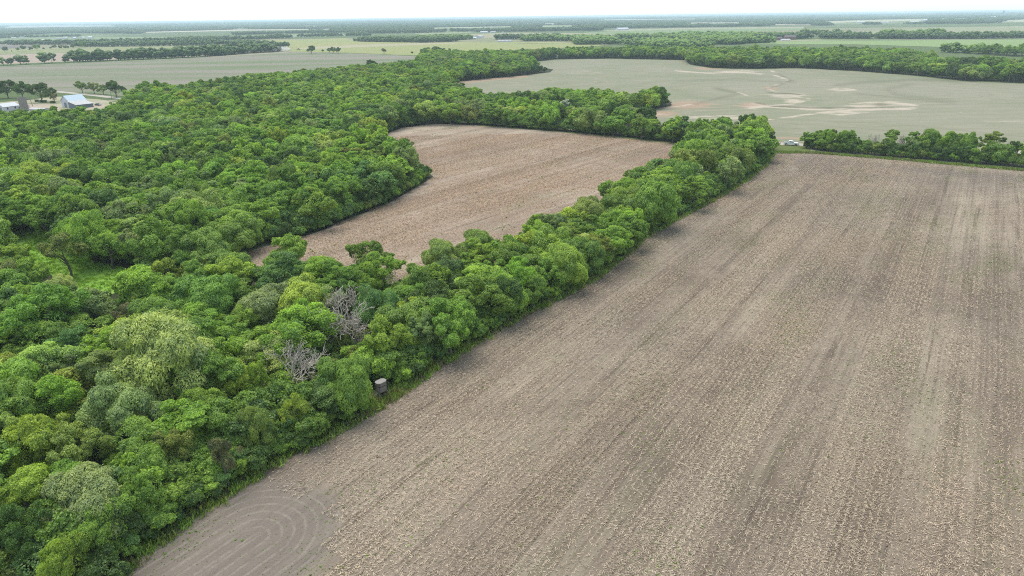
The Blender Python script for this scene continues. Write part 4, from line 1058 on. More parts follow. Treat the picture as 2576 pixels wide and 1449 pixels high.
# the remaining trees of the woods, too many to pick apart
def rest_group(lst, name, label, kinds):
    srcs = []; table = {}
    for f in kinds:
        table[f] = []
        for q, (V, F, tone) in enumerate(VARS[f]):
            TV, TF = TRUNKS[f][q]
            st, gr = (1, 1.0) if f == 'bush' else (3, 1.62)
            V = V.reshape(-1, 4, 3)[::st]; cc = V.mean(1, keepdims=True); V = (cc + (V - cc) * gr).reshape(-1, 3)
            F = np.arange(len(V)).reshape(-1, 4); tone = tone.reshape(-1, 4)[::st].ravel()
            VV = np.vstack([V, TV]); FF = np.vstack([F, TF + len(V)])
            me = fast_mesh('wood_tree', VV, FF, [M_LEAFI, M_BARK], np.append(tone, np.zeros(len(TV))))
            mi = np.zeros(len(FF), np.int32); mi[len(F):] = 1; me.polygons.foreach_set('material_index', mi)
            table[f].append(len(srcs)); srcs.append(src_obj('wood_tree_%03d' % len(srcs), me))
    coll = src_collection(name + '_kinds', srcs)
    P, rz, sc, ix, tn = [], [], [], [], []
    for t_ in lst:
        f = t_['form'] if t_['form'] in table else 'airy'; sp = SPECS[f]
        P.append((t_['x'], t_['y'], 0)); rz.append(rng.uniform(0, 6.28)); sx = t_['r'] / sp['R'] / 0.97
        ov = rng.uniform(0.84, 1.18); sc.append((sx * ov, sx / ov, t_['h'] / sp['Ht'])); ix.append(table[f][int(rng.integers(0, 12)) % len(table[f])])
        tn.append(np.array(TINT[t_['tone'] or 'brown']) * rng.uniform(0.85, 1.15) * rng.uniform(0.94, 1.06, 3))
    return scatter(name, np.array(P), np.array(rz), np.array(sc), ix, np.array(tn), coll, label), coll, table
ob, WCOLL, WTAB = rest_group(rest, 'woodland', 'dense broadleaf woodland canopy left and behind the fields', ['round', 'lobed', 'spray', 'layer', 'tall', 'airy', 'bush'])

# undergrowth: bushes and vines that wall the foot of the hedges and wood edges
BLP = G(961, 997)
def undergrowth(lines, name, label, step=1.5, size=(0.38, 0.62), cols=('mid', 'dark', 'mid', 'bright', 'blue'), seed=5, depth=1):
    r = np.random.default_rng(seed); P, sc, tn = [], [], []
    for pl, inset in lines:
        C = GP(pl)
        for a_, b_ in zip(C[:-1], C[1:]):
            L = np.linalg.norm(b_ - a_); t_ = (b_ - a_) / L; n_ = np.array([-t_[1], t_[0]])
            for row in range(depth):
                for q in range(max(1, int(L / step))):
                    p = a_ + t_ * (q + r.uniform(-.4, .4)) * step + n_ * (inset + row * 2.2 + r.normal(0, 0.35))
                    s_ = r.uniform(*size) * (1 + 0.45 * row)
                    if math.hypot(p[0] - BLP.x, p[1] - BLP.y) < 3.3 * s_ + 1.7: continue
                    P.append((p[0], p[1], -0.05)); sc.append((s_ * r.uniform(0.9, 1.2), s_ * r.uniform(0.9, 1.2), s_ * r.uniform(0.8, 1.3)))
                    tn.append(np.array(TINT[cols[int(r.integers(0, len(cols)))]]) * r.uniform(0.8, 1.15))
    n = len(P); ix = [WTAB['bush'][int(k)] for k in r.integers(0, len(WTAB['bush']), n)]
    return scatter(name, np.array(P), r.uniform(0, 6.28, n), np.array(sc), ix, np.array(tn), WCOLL, label)
undergrowth([(EDGE, 1.9)], 'undergrowth', 'dense leafy undergrowth along the foot of the long hedgerow', 1.3, (0.40, 0.68), seed=5, depth=3)
undergrowth([([(618, 637), (660, 620), (780, 590), (900, 545), (1000, 500), (1050, 470), (1090, 444)], 1.6)], 'undergrowth', 'leafy undergrowth walling the near wood edge of the enclosed field', 1.4, (0.40, 0.70), ('mid', 'mid', 'dark', 'blue'), 6, 3)
undergrowth([([(948, 352), (975, 336), (1010, 322), (1090, 311), (1200, 315), (1400, 331), (1560, 345), (1740, 364)], 2.2)], 'undergrowth', 'dark undergrowth behind the far side of the enclosed field', 1.7, (0.5, 0.85), ('mid', 'dark', 'mid'), 7, 2)
undergrowth([([(2020, 374), (2060, 382), (2200, 394), (2400, 411), (2576, 425), (2800, 447)], 3.0)], 'undergrowth', 'dark undergrowth filling the roadside hedge right of the pickup', 1.5, (0.45, 0.78), ('dark', 'mid', 'dark', 'mid', 'olive'), 8, 2)
undergrowth([([(2580, 207), (2420, 201), (2300, 189), (2150, 177), (2000, 170), (1900, 172), (1790, 170), (1735, 161)], -3.5), ([(1725, 150), (1530, 146), (1400, 148), (1330, 155)], -3.5), ([(1150, 204), (1240, 195), (1330, 187), (1385, 180)], 3.5), ([(1560, 292), (1620, 278), (1690, 265)], 3.0)],
            'undergrowth', 'shadowy undergrowth below the trees around the far crop field', 3.5, (0.9, 1.5), ('mid', 'dark', 'dark'), 9, 1)

Qu = fill(WOODS[0], 3.4, seed=12); Qu = Qu[(np.hypot(Qu[:, 0], Qu[:, 1]) < 230)]
Qu = Qu[~inpoly(Qu, GP(CLEARING))]; Qu = Qu[np.hypot(Qu[:, 0] - BLP.x, Qu[:, 1] - BLP.y) > 4.5]
scu, _ = PROJ(np.column_stack([Qu, np.full(len(Qu), 2.5)])); ku = (scu[:, 0] > -120) & (scu[:, 0] < 2600) & (scu[:, 1] < 1600)
for zz_ in (0.8, 2.5, 4.4):
    scu, dzu = PROJ(np.column_stack([Qu, np.full(len(Qu), zz_)]))
    for vp in (VIS[0], VIS[1], VIS[2], VIS[6]):
        for s_ in (-1, 0, 1):
            q = scu.copy(); q[:, 0] += s_ * 2.2 / dzu * FPX; ku &= ~inpoly(q, vp)
Qu = Qu[ku]; ru = np.random.default_rng(13); nu = len(Qu); su = ru.uniform(0.5, 0.95, nu)
scatter('undergrowth', np.column_stack([Qu, np.full(nu, -0.1)]), ru.uniform(0, 6.28, nu), su, [WTAB['bush'][int(k)] for k in ru.integers(0, 3, nu)],
        np.array([TINT[['mid', 'dark', 'mid', 'bright', 'blue', 'olive'][int(k)]] for k in ru.integers(0, 6, nu)]) * ru.uniform(0.75, 1.15, (nu, 1)), WCOLL, 'saplings and bushes filling the floor of the near woods')
print('understorey', nu)
# ------------------------------------------------------------------ far woods: groves of small crowns
def blob_tree(r, n=14, R=5.0, Hh=10.0):
    """a far crown of a few leafy facets"""
    V, F, tone = [], [], []
    for k in range(n):
        d = unit(r.normal(size=3) + np.array([0, 0, 0.5])); 
        c = np.array([0, 0, Hh * 0.55]) + d * np.array([R * 0.62, R * 0.62, Hh * 0.33]) * r.uniform(0.7, 1.05)
        s_ = R * r.uniform(0.34, 0.55)
        base = len(V)
        o_ = [(1, 0, 0), (-1, 0, 0), (0, 1, 0), (0, -1, 0), (0, 0, .8), (0, 0, -.8)]
        for q in o_: V.append(c + np.array(q) * s_ * r.uniform(0.7, 1.25))
        for f in ((0, 2, 4), (2, 1, 4), (1, 3, 4), (3, 0, 4), (2, 0, 5), (1, 2, 5), (3, 1, 5), (0, 3, 5)): F.append([base + i_ for i_ in f])
        tone += [np.clip(0.5 + r.normal(0, 0.2), 0, 1)] * 6
    V.append(np.array([0.3, 0, 0])); V.append(np.array([-0.3, 0, 0])); V.append(np.array([0, 0, Hh * 0.5])); V.append(np.array([0, 0.3, 0])); b_ = len(V) - 4
    F += [[b_, b_ + 1, b_ + 2], [b_ + 1, b_ + 3, b_ + 2], [b_ + 3, b_, b_ + 2]]; tone += [0.1] * 4
    return np.array(V), np.array(F), np.array(tone)
gsrc = []
for q in range(5):
    r = np.random.default_rng(500 + q); V, F, tone = blob_tree(r, 16)
    gsrc.append(src_obj('far_tree_%03d' % q, fast_mesh('far_tree', V, F, [M_LEAFI], tone)))
def grove(seed, ext=60.0, sp_=10.5):
    r = np.random.default_rng(seed); Vs, Fs, Ts = [], [], []; n = 0
    for x in np.arange(-ext / 2, ext / 2, sp_):
        for y in np.arange(-ext / 2, ext / 2, sp_):
            V, F, tone = blob_tree(r, 7, r.uniform(4.5, 7), r.uniform(8.5, 13.5))
            V = V + np.array([x + r.uniform(-3, 3), y + r.uniform(-3, 3), 0])
            Vs.append(V); Fs.append(F + n); Ts.append(np.clip(tone + r.normal(0, 0.2), 0, 1)); n += len(V)
    return fast_mesh('grove', np.vstack(Vs), np.vstack(Fs), [M_LEAFI], np.concatenate(Ts))
for q in range(4): gsrc.append(src_obj('grove_%03d' % q, grove(600 + q)))
FCOLL = src_collection('far_tree_kinds', gsrc)      # sorted by name: far_tree 0-4, grove 5-8
FT = np.array([0.080, 0.135, 0.045])
def far_pts(poly, spacing, seed, amp=0.4):
    r = np.random.default_rng(seed); P = GP(poly)
    mn, mx_ = P.min(0), P.max(0)
    X, Y = np.meshgrid(np.arange(mn[0], mx_[0], spacing), np.arange(mn[1], mx_[1], spacing))
    Q = np.stack([X.ravel(), Y.ravel()], 1) + r.uniform(-amp, amp, (X.size, 2)) * spacing
    return Q[inpoly(Q, P)]

# hedgerows and tree rows of the middle distance (each drawn as a band: base line z=0, crown line z=tree height)
BANDS = [
    # base line (left to right), width m, height, spacing
    ([(-60, 168), (0, 165.5), (110, 160), (190, 156.5)], 7, 15, 12, 'grey'),
    ([(190, 156.5), (300, 152), (430, 147), (520, 142.5), (560, 140.5)], 16, 15, 5, 'dark'),
    ([(560, 140), (640, 134), (700, 130.5), (728, 129)], 40, 14, 8, 'dark'),
    ([(190, 119), (300, 117.5), (420, 116), (560, 114), (640, 120), (700, 121)], 40, 12, 8, 'dark'),
    ([(0, 113), (90, 113), (200, 112), (300, 110), (430, 107), (560, 103)], 35, 12, 8, 'dark'),
    ([(420, 104), (560, 102.5), (640, 100), (740, 95.5)], 28, 12, 8, 'dark'),
    ([(755, 94), (870, 91), (930, 91)], 28, 11, 8, 'dark'),
    ([(890, 105), (960, 106), (1060, 107.5), (1130, 106), (1165, 104)], 60, 12, 8, 'dark'),
    ([(1050, 100), (1100, 100), (1160, 101)], 60, 12, 8, 'mid'),
    ([(1310, 104), (1400, 104), (1480, 104), (1540, 103.5)], 60, 13, 8, 'mid'),
    ([(1250, 100), (1330, 99), (1420, 98)], 60, 12, 8, 'dark'),
    ([(1540, 103), (1560, 112), (1640, 122), (1760, 124)], 90, 12, 8, 'mid'),
    ([(1640, 103), (1700, 104), (1760, 108), (1800, 112), (1860, 113)], 120, 12, 8, 'mid'),
    ([(1560, 98), (1640, 97), (1760, 97), (1880, 101)], 70, 12, 8, 'mid'),
    ([(1700, 92), (1800, 93), (1880, 96), (1960, 97)], 60, 12, 8, 'mid'),
    ([(1960, 99), (2060, 97), (2200, 98), (2300, 99), (2420, 98), (2576, 96.5), (2750, 95)], 60, 12, 8, 'dark'),
    ([(2240, 96), (2300, 94.5), (2380, 93)], 30, 17, 8, 'mid'),
    ([(2010, 92), (2080, 90), (2160, 89.5)], 20, 18, 12, 'grey'),
    ([(2370, 133), (2420, 135), (2500, 140), (2576, 144), (2700, 150)], 40, 12, 8, 'mid'),
    ([(600, 88), (720, 84.5), (860, 82.5), (1000, 81)], 60, 11, 8, 'dark'),
    ([(0, 97), (60, 95), (140, 93.5), (200, 93)], 20, 10, 8, 'dark'),
]
P, sc, ix, tn = [], [], [], []; P2, sc2_, ix2, tn2 = [], [], [], []
for bi, (pl, wd, ht, spc, tone) in enumerate(BANDS):
    r = np.random.default_rng(900 + bi); C = GP(pl)
    for a_, b_ in zip(C[:-1], C[1:]):
        L = np.linalg.norm(b_ - a_); t_ = (b_ - a_) / (L + 1e-9); n_ = np.array([-t_[1], t_[0]])
        if n_[1] < 0: n_ = -n_
        nr = max(1, int(wd / spc))
        for row in range(nr):
            for q in range(max(1, int(L / spc))):
                p = a_ + t_ * (q + r.uniform(-.45, .45)) * spc + n_ * (row * spc + 4 + r.uniform(-2, 2))
                s_ = ht / 10 * r.uniform(0.62, 1.15) * (0.9 if row == 0 else 1)
                if math.hypot(*p) < 1100:
                    P2.append((p[0], p[1], 0)); sc2_.append((s_ * r.uniform(0.9, 1.2), s_ * r.uniform(0.9, 1.2), s_)); ix2.append(WTAB[['layer', 'lobed', 'tall', 'round'][int(r.integers(0, 4))]][int(r.integers(0, 3))])
                    tn2.append(np.array(TINT[tone]) * 0.95 * r.uniform(0.75, 1.2)); continue
                P.append((p[0], p[1], 0)); sc.append((s_ * r.uniform(1.0, 1.4), s_ * r.uniform(1.0, 1.4), s_)); ix.append(int(r.integers(0, 5)))
                tn.append(np.array(TINT[tone]) * 0.85 * r.uniform(0.7, 1.25))
print('band trees', len(P), len(P2))
scatter('hedgerow_trees', np.array(P2), rng.uniform(0, 6.28, len(P2)), np.array(sc2_), ix2, np.array(tn2), WCOLL, 'dark hedgerow trees along the farm track beyond the grey-green field')
scatter('distant_hedgerows', np.array(P), rng.uniform(0, 6.28, len(P)), np.array(sc), ix, np.array(tn), FCOLL, 'dark hedgerows and tree belts between the distant fields')

# broad wooded land out to the horizon
def screen_cell(x, y): return x, y
fpoly = [np.asarray(f[0], float) for f in FAR]
Qf = []
r = np.random.default_rng(77)
for (d0, d1, spc, s_) in ((1500, 4200, 58, 1.0), (4200, 9000, 82, 1.4), (9000, 26000, 190, 3.2)):
    xs = np.arange(-d1 * 0.85, d1 * 0.95, spc); ys = np.arange(d0, d1, spc)
    X, Y = np.meshgrid(xs, ys); q = np.stack([X.ravel(), Y.ravel()], 1) + r.uniform(-0.3, 0.3, (X.size, 2)) * spc
    scq, _ = PROJ(np.column_stack([q, np.zeros(len(q))]))
    k = (scq[:, 0] > -120) & (scq[:, 0] < 2700)
    q, scq = q[k], scq[k]
    hx = 42 + (CX - scq[:, 0]) * 0.0132
    # open land belts read from the photograph (height below the horizon line)
    below = scq[:, 1] - hx
    wood = np.zeros(len(q), bool)
    kk = 1.0 if d0 < 4000 else 2.6
    nzz = np.sin(q[:, 0] / kk / 310 + np.sin(q[:, 1] / kk / 700) * 2) + np.sin(q[:, 1] / kk / 420 + q[:, 0] / kk / 900) * 0.8 + 0.5 * np.sin(q[:, 0] / 97 + q[:, 1] / 131)
    wood |= (below < 33) & (below > 11) & (nzz > -0.65)
    wood |= (below <= 11) & (nzz > 0.0)
    lf = (scq[:, 0] < 900); wood |= lf & (below > 8) & (below < 24) & (nzz > -1.2)
    wood |= (scq[:, 0] > 1700) & (below > 14) & (below < 33) & (nzz > -1.3)
    wood |= (scq[:, 0] > 900) & (scq[:, 0] < 1500) & (below > 12) & (below < 38) & (nzz > -1.4)
    for fp in fpoly: 
        for tt in (1.0, 0.94, 0.88, 0.82, 0.76):
            s3 = scq.copy(); s3[:, 1] = hx + below * tt; wood &= ~inpoly(s3, fp)
    q = q[wood]
    Qf.append(np.column_stack([q, np.full(len(q), s_)]))
Qf = np.vstack(Qf); print('groves', len(Qf))
zs = np.where(Qf[:, 2] > 3, 1.5, 1.0)
scatter('distant_woods', np.column_stack([Qf[:, :2], np.zeros(len(Qf))]), r.integers(0, 4, len(Qf)) * math.pi / 2, np.column_stack([Qf[:, 2], Qf[:, 2], zs * r.uniform(0.85, 1.15, len(Qf))]),
        5 + r.integers(0, 4, len(Qf)), FT * r.uniform(0.75, 1.3, (len(Qf), 1)) * r.uniform(0.93, 1.07, (len(Qf), 3)), FCOLL, 'hazy wooded country stretching to the horizon')

# bushes dotted along the green strip, far left
def far_bush(x, y, wpx, tone, label, hf=0.9):
    p = G(x, y); _, dz = PROJ([tuple(p)]); rr = wpx / 2 / FPX * dz[0]
    k = 'bush'; root = empty('bush', p, rng.uniform(0, 6.28), label, 'bush', 'bushes dotted along the green strip')
    root.scale = (rr / 3.2, rr / 3.2, rr * 2 * hf / 5.0)
    c = bpy.data.objects.new('crown', CR_ME[k][int(rng.integers(0, 3))]); COL.objects.link(c); c.parent = root
    c.color = (*TINT[tone], 1)
fb = [(14, 131.5, 16, 'dark'), (30, 130.5, 4, 'dark'), (46, 130, 11, 'mid'), (60, 129, 15, 'dark'), (79, 127, 11, 'dark'), (93, 127, 17, 'mid'), (110, 125.5, 7, 'dark'), (128, 124.5, 7, 'dark'), (139, 124, 12, 'dark'),
      (152, 123.5, 11, 'dark'), (163, 123, 10, 'dark'), (172, 123, 9, 'dark'), (184, 122.5, 12, 'dark'), (208, 121, 20, 'mid')]
for i, (x, y, wp, tone) in enumerate(fb):
    far_bush(x, y, wp, tone, f"{'large' if wp > 14 else 'small' if wp < 8 else 'medium'} {WORD[tone]} bush, {ordn[i].strip() or 'first'} from the left on the far green strip")

# ------------------------------------------------------------------ stubble litter and weeds on the near field
def straw_patch(seed, n=520, ext=3.8):  #
    """litter on a few stubble rows 0.76 m apart that run along local x"""
    r = np.random.default_rng(seed)
    row = (r.integers(0, 5, n) + 0.5) * 0.76 - ext / 2
    inrow = r.random(n) < 0.62
    y = np.where(inrow, row + r.normal(0, 0.13, n), r.uniform(-ext / 2, ext / 2, n))
    P = np.column_stack([r.uniform(-ext / 2 - 0.2, ext / 2 + 0.2, n), y, np.where(inrow, r.uniform(0.03, 0.13, n), 0.03)])
    a_ = r.uniform(0, np.pi, n); L = r.uniform(0.06, 0.22, n); W = r.uniform(0.010, 0.030, n)
    d = np.column_stack([np.cos(a_), np.sin(a_), r.normal(0, 0.35, n)]); s_ = np.column_stack([-np.sin(a_), np.cos(a_), r.normal(0, 0.4, n)])
    V = np.zeros((n, 4, 3)); V[:, 0] = P - d * L[:, None] - s_ * W[:, None]; V[:, 1] = P + d * L[:, None] - s_ * W[:, None]; V[:, 2] = P + d * L[:, None] + s_ * W[:, None]; V[:, 3] = P - d * L[:, None] + s_ * W[:, None]
    V[:, :, 2] = np.maximum(V[:, :, 2], 0.015)
    return fast_mesh('straw', V.reshape(-1, 3), np.arange(n * 4).reshape(n, 4), [M_STRAW], np.repeat(r.random(n), 4))
M_STRAW, t = newmat('straw')
tn_ = attr(t, 'tone').outputs['Fac']; diffuse_out(t, mixc(t, 1.0, mixc(t, tn_, (0.180, 0.142, 0.106), (0.53, 0.435, 0.325)), attr(t, 'tint', 'INSTANCER').outputs['Color'], 'MULTIPLY'), 0.9, 0.1)
ssrc = [src_obj('straw_%03d' % q, straw_patch(300 + q, 130 + 105 * q)) for q in range(8)]
SCOLL = src_collection('straw_kinds', ssrc)
def vnoise(u, v, seed):
    """smooth value noise on a lattice"""
    r = np.random.default_rng(seed); T = r.random((256, 256)); iu, iv = np.floor(u).astype(int), np.floor(v).astype(int)
    fu, fv = u - iu, v - iv; fu = fu * fu * (3 - 2 * fu); fv = fv * fv * (3 - 2 * fv)
    g = lambda a_, b_: T[a_ % 256, b_ % 256]
    return (g(iu, iv) * (1 - fu) + g(iu + 1, iv) * fu) * (1 - fv) + (g(iu, iv + 1) * (1 - fu) + g(iu + 1, iv + 1) * fu) * fv
def lay_straw(name, region, ang, far, label, seed, skip_turn=False, tintbase=(1, 1, 1)):
    PM = smooth_outline(GP(region), 10, 0); ca, sa = math.cos(ang), math.sin(ang)
    U, V_ = np.meshgrid(np.arange(-300, 520, 3.8), np.arange(-420, 420, 3.8)); U = U + rng.uniform(-0.5, 0.5, U.shape)
    u, v = U.ravel(), V_.ravel(); Q = np.stack([u * ca - v * sa, u * sa + v * ca], 1)
    k = inpoly(Q, PM) & (np.hypot(Q[:, 0], Q[:, 1]) < far); Q, u, v = Q[k], u[k], v[k]
    sc_, dz_ = PROJ(np.column_stack([Q, np.zeros(len(Q))])); k = (sc_[:, 0] > -50) & (sc_[:, 0] < 3300) & (sc_[:, 1] < 1700); Q, u, v = Q[k], u[k], v[k]
    if skip_turn:
        tu = Q @ np.array([hu.x, hu.y]); tv = Q @ np.array([hv.x, hv.y]); dturn = np.sqrt(np.maximum(tu - TURN[0], 0) ** 2 + (tv - TURN[1]) ** 2); k = (dturn > TURN[2] - 0.5) | (rng.random(len(Q)) < 0.0); Q, u, v = Q[k], u[k], v[k]
    strip_ = 1.0 * vnoise(u / 130, v / 3.8, seed) + 0.2 * vnoise(u / 40, v / 11, seed + 1) - 0.18
    f = strip_ + 0.07 + 0.28 * vnoise(Q[:, 0] / 14, Q[:, 1] / 14, seed + 2) + 0.2 * vnoise(Q[:, 0] / 5, Q[:, 1] / 5, seed + 3)
    ix = np.clip(((f - 0.42) / 0.62 * 8), 0, 7.99).astype(int)
    a1 = vnoise(Q[:, 0] / 22, Q[:, 1] / 22, seed + 5)[:, None]; a2 = vnoise(Q[:, 0] / 13 + 40, Q[:, 1] / 13, seed + 6)[:, None]
    tint = np.array([1.0, 1.0, 1.0]) + (a1 - 0.5) * np.array([0.10, 0.02, -0.06]) + np.clip(a2 - 0.62, 0, 1) * np.array([-0.04, 0.0, -0.06])
    tint = tint * (0.80 + 0.38 * vnoise(u / 80, v / 3.8, seed + 8)[:, None]) * np.array(tintbase)
    print(name, len(Q))
    return scatter(name, np.column_stack([Q, np.full(len(Q), 0.008)]), np.full(len(Q), ang) + np.pi * rng.integers(0, 2, len(Q)), np.ones(len(Q)), ix, tint, SCOLL, label)
lay_straw('straw_litter', FIELD_MAIN, ROWA, 300, 'broken straw litter lying in rows over the stubble field', 21, True, (1.04, 1.0, 0.95))
lay_straw('straw_litter', FIELD_IN, RIN, 330, 'straw litter on the enclosed stubble field', 41, False, (1.16, 1.0, 0.88))

def weed_mesh(seed, n=26):
    r = np.random.default_rng(seed); d = unit(r.normal(size=(n, 3)) * np.array([1, 1, 0.35]) + np.array([0, 0, 0.75]))
    P = d * r.uniform(0.3, 1.0, (n, 1)) * np.array([0.8, 0.8, 0.7]); V, F = cards(r, P + np.array([0, 0, 0.05]), unit(r.normal(size=(n, 3)) + np.array([0, 0, 1.2])), np.full(n, 0.33), 1.3)
    return fast_mesh('weed', V, F, [M_LEAFI], np.repeat(np.clip(r.normal(0.5, 0.25, n), 0, 1), 4))
wsrc = [src_obj('weed_%03d' % q, weed_mesh(400 + q)) for q in range(5)]
WEEDC = src_collection('weed_kinds', wsrc)
def weeds(n, region, name, label, cut, size, seed, tints, rowa):
    r = np.random.default_rng(seed); PP = smooth_outline(GP(region), 10, 0); mn = np.maximum(PP.min(0), [-150, 20]); mx_ = np.minimum(PP.max(0), [330, 420])
    Q = r.uniform(mn, mx_, (n * 14, 2)); Q = Q[inpoly(Q, PP)]
    sc_, dz_ = PROJ(np.column_stack([Q, np.zeros(len(Q))])); Q = Q[(sc_[:, 0] > -20) & (sc_[:, 0] < 2600) & (sc_[:, 1] < 1480)]
    ca, sa = math.cos(rowa), math.sin(rowa); u = Q[:, 0] * ca + Q[:, 1] * sa; v = -Q[:, 0] * sa + Q[:, 1] * ca
    f = np.sin(u * 0.07 + np.sin(v * 0.05) * 2.5) * np.sin(v * 0.19 + 1.0 + np.sin(u * 0.03)) + 0.6 * np.sin(u * 0.21 + 2) * np.sin(v * 0.43) + r.normal(0, 0.35, len(Q))
    f += 0.5 * np.exp(-((v - (u * 0.0 + 20)) / 3.0) ** 2)
    Q = Q[(f > cut) | (r.random(len(Q)) < 0.03)][:n]
    s_ = r.uniform(*size, len(Q)) * (1 + 1.0 * (r.random(len(Q)) > 0.93))
    tn = np.array([TINT[tints[int(i)]] for i in r.integers(0, len(tints), len(Q))]) * r.uniform(0.7, 1.2, (len(Q), 1))
    print(name, len(Q))
    return scatter(name, np.column_stack([Q, np.full(len(Q), 0.01)]), r.uniform(0, 6.28, len(Q)), s_, r.integers(0, 5, len(Q)), tn, WEEDC, label)
weeds(52000, FIELD_MAIN, 'weeds', 'small green weeds sprouting between the stubble rows', 0.95, (0.035, 0.10), 61, ['mid', 'bright', 'olive', 'bright'], ROWA)
weeds(3500, FIELD_IN, 'weeds', 'sparse green weeds on the enclosed stubble field', 1.0, (0.10, 0.20), 62, ['mid', 'olive', 'bright'], RIN)

# tall grass on the verges and in the clearing
def grass_mesh(seed, n=30):
    r = np.random.default_rng(seed); P = np.column_stack([r.normal(0, 0.3, (n, 2)), r.uniform(0.12, 0.3, n)]); axd = unit(r.normal(0, 0.35, (n, 3)) + np.array([0, 0, 1]))
    Nn = unit(np.cross(axd, r.normal(size=(n, 3)))); V, F = cards(r, P, Nn, np.full(n, 0.09), 3.0, axd)
    return fast_mesh('grass_tuft', V, F, [M_LEAFI], np.repeat(np.clip(r.normal(0.5, 0.25, n), 0, 1), 4))
grsrc = [src_obj('grass_tuft_%03d' % q, grass_mesh(450 + q)) for q in range(4)]
GRC = src_collection('grass_kinds', grsrc)
def verge_grass(lines, name, label, per, seed, tints):
    r = np.random.default_rng(seed); P, tn = [], []
    for pl, w0, w1 in lines:
        C = GP(pl)
        for a_, b_ in zip(C[:-1], C[1:]):
            L = np.linalg.norm(b_ - a_); t_ = (b_ - a_) / L; n_ = np.array([-t_[1], t_[0]]); k = int(L * (w1 - w0) * per)
            p = a_ + t_ * r.uniform(0, L, (k, 1)) + n_ * r.uniform(w0, w1, (k, 1)); P.append(p)
    P = np.vstack(P); n = len(P); tn = np.array([TINT[tints[int(i)]] for i in r.integers(0, len(tints), n)]) * r.uniform(0.75, 1.2, (n, 1))
    print(name, n)
    return scatter(name, np.column_stack([P, np.full(n, 0.01)]), r.uniform(0, 6.28, n), r.uniform(0.7, 1.6, n), r.integers(0, 4, n), tn, GRC, label)
verge_grass([(EDGE, -0.8, 2.6), ([(1945, 385), (2050, 386), (2200, 398), (2400, 415), (2576, 430)], -0.8, 2.5)], 'grass', 'rough grass along the edges of the stubble field', 2.2, 71, ['olive', 'mid', 'mid', 'olive', 'brown'])
CP = GP(CLEARING)
Q = rng.uniform(CP.min(0), CP.max(0), (2600, 2)); Q = Q[inpoly(Q, CP)]
scatter('grass', np.column_stack([Q, np.zeros(len(Q))]), rng.uniform(0, 6.28, len(Q)), rng.uniform(0.5, 1.1, len(Q)), rng.integers(0, 4, len(Q)), np.array(TINT['bright']) * 1.15 * rng.uniform(0.85, 1.15, (len(Q), 1)), GRC, 'short green grass in the woodland clearing')

# ------------------------------------------------------------------ built things
M_BLIND = simple_mat('blind_panel', (0.17, 0.142, 0.125), 0.85, 0.2, 0.12, 3)
M_BLINDR = simple_mat('blind_roof', (0.24, 0.22, 0.20), 0.7, 0.3, 0.08, 2)
M_STEEL = simple_mat('weathered_steel', (0.25, 0.23, 0.20), 0.6, 0.4, 0.2, 3, 0.3)
M_BLACK = simple_mat('black', (0.015, 0.015, 0.015), 0.5, 0.3)
M_WHITE = simple_mat('white_paint', (0.78, 0.79, 0.78), 0.35, 0.5, 0.03)
M_TYRE = simple_mat('tyre', (0.025, 0.025, 0.025), 0.85, 0.2)
M_RIM = simple_mat('rim', (0.5, 0.5, 0.5), 0.35, 0.5, 0.05, 3, 0.7)
M_GLASS, t = newmat('car_glass'); diffuse_out(t, (0.02, 0.025, 0.03), 0.08, 0.6)
M_LAMP = simple_mat('lamp_lens', (0.65, 0.65, 0.62), 0.15, 0.6, 0.02)
M_TAIL = simple_mat('tail_lens', (0.35, 0.02, 0.02), 0.2, 0.5, 0.02)
M_WSID = simple_mat('white_siding', (0.50, 0.51, 0.52), 0.7, 0.2, 0.06, 0.4)
M_GSID = simple_mat('grey_siding', (0.17, 0.19, 0.21), 0.7, 0.2, 0.08, 0.4)
M_MROOF = simple_mat('metal_roof', (0.33, 0.42, 0.48), 0.45, 0.4, 0.08, 0.15)
M_LROOF = simple_mat('lean_to_roof', (0.36, 0.345, 0.335), 0.5, 0.35, 0.10, 0.25)
M_DROOF = simple_mat('dark_roof', (0.12, 0.11, 0.11), 0.8, 0.2, 0.2)
M_BRICK = simple_mat('red_brick', (0.22, 0.10, 0.08), 0.85, 0.2, 0.2)
M_SILO = simple_mat('silo_concrete', (0.25, 0.22, 0.20), 0.9, 0.1, 0.15, 0.6)
M_POLE = simple_mat('pole_wood', (0.20, 0.18, 0.155), 0.9, 0.1, 0.15)

# hunting blind on legs
bp = G(961, 997); bz = HEDGEA
bl = empty('hunting_blind', (bp.x, bp.y, 0), bz - math.radians(6), 'grey oval hunting blind on splayed legs at the hedge foot beside the stubble field', 'hunting blind'); bl.scale = (0.77, 0.77, 0.78)
def octo(lx, ly, cut):
    return [(-lx + cut, -ly), (lx - cut, -ly), (lx, -ly + cut), (lx, ly - cut), (lx - cut, ly), (-lx + cut, ly), (-lx, ly - cut), (-lx, -ly + cut)]
z0 = 1.25; zw0, zw1, zt = z0 + 1.12, z0 + 1.30, z0 + 1.95
lo, hi = octo(1.08, 0.74, 0.40), octo(1.02, 0.70, 0.38)
def ring(m, A, B, za, zb_):
    n = len(A); m.add([(p[0], p[1], za) for p in A] + [(p[0], p[1], zb_) for p in B], [(i, (i + 1) % n, n + (i + 1) % n, n + i) for i in range(n)])
m = MB(); m.prism(octo(1.02, 0.70, 0.38), 'z', z0, zw0); m.build('lower_wall', M_BLIND, bl)
m = MB(); m.prism(octo(1.06, 0.73, 0.40), 'z', zw1, zt); m.build('upper_wall', M_BLIND, bl)
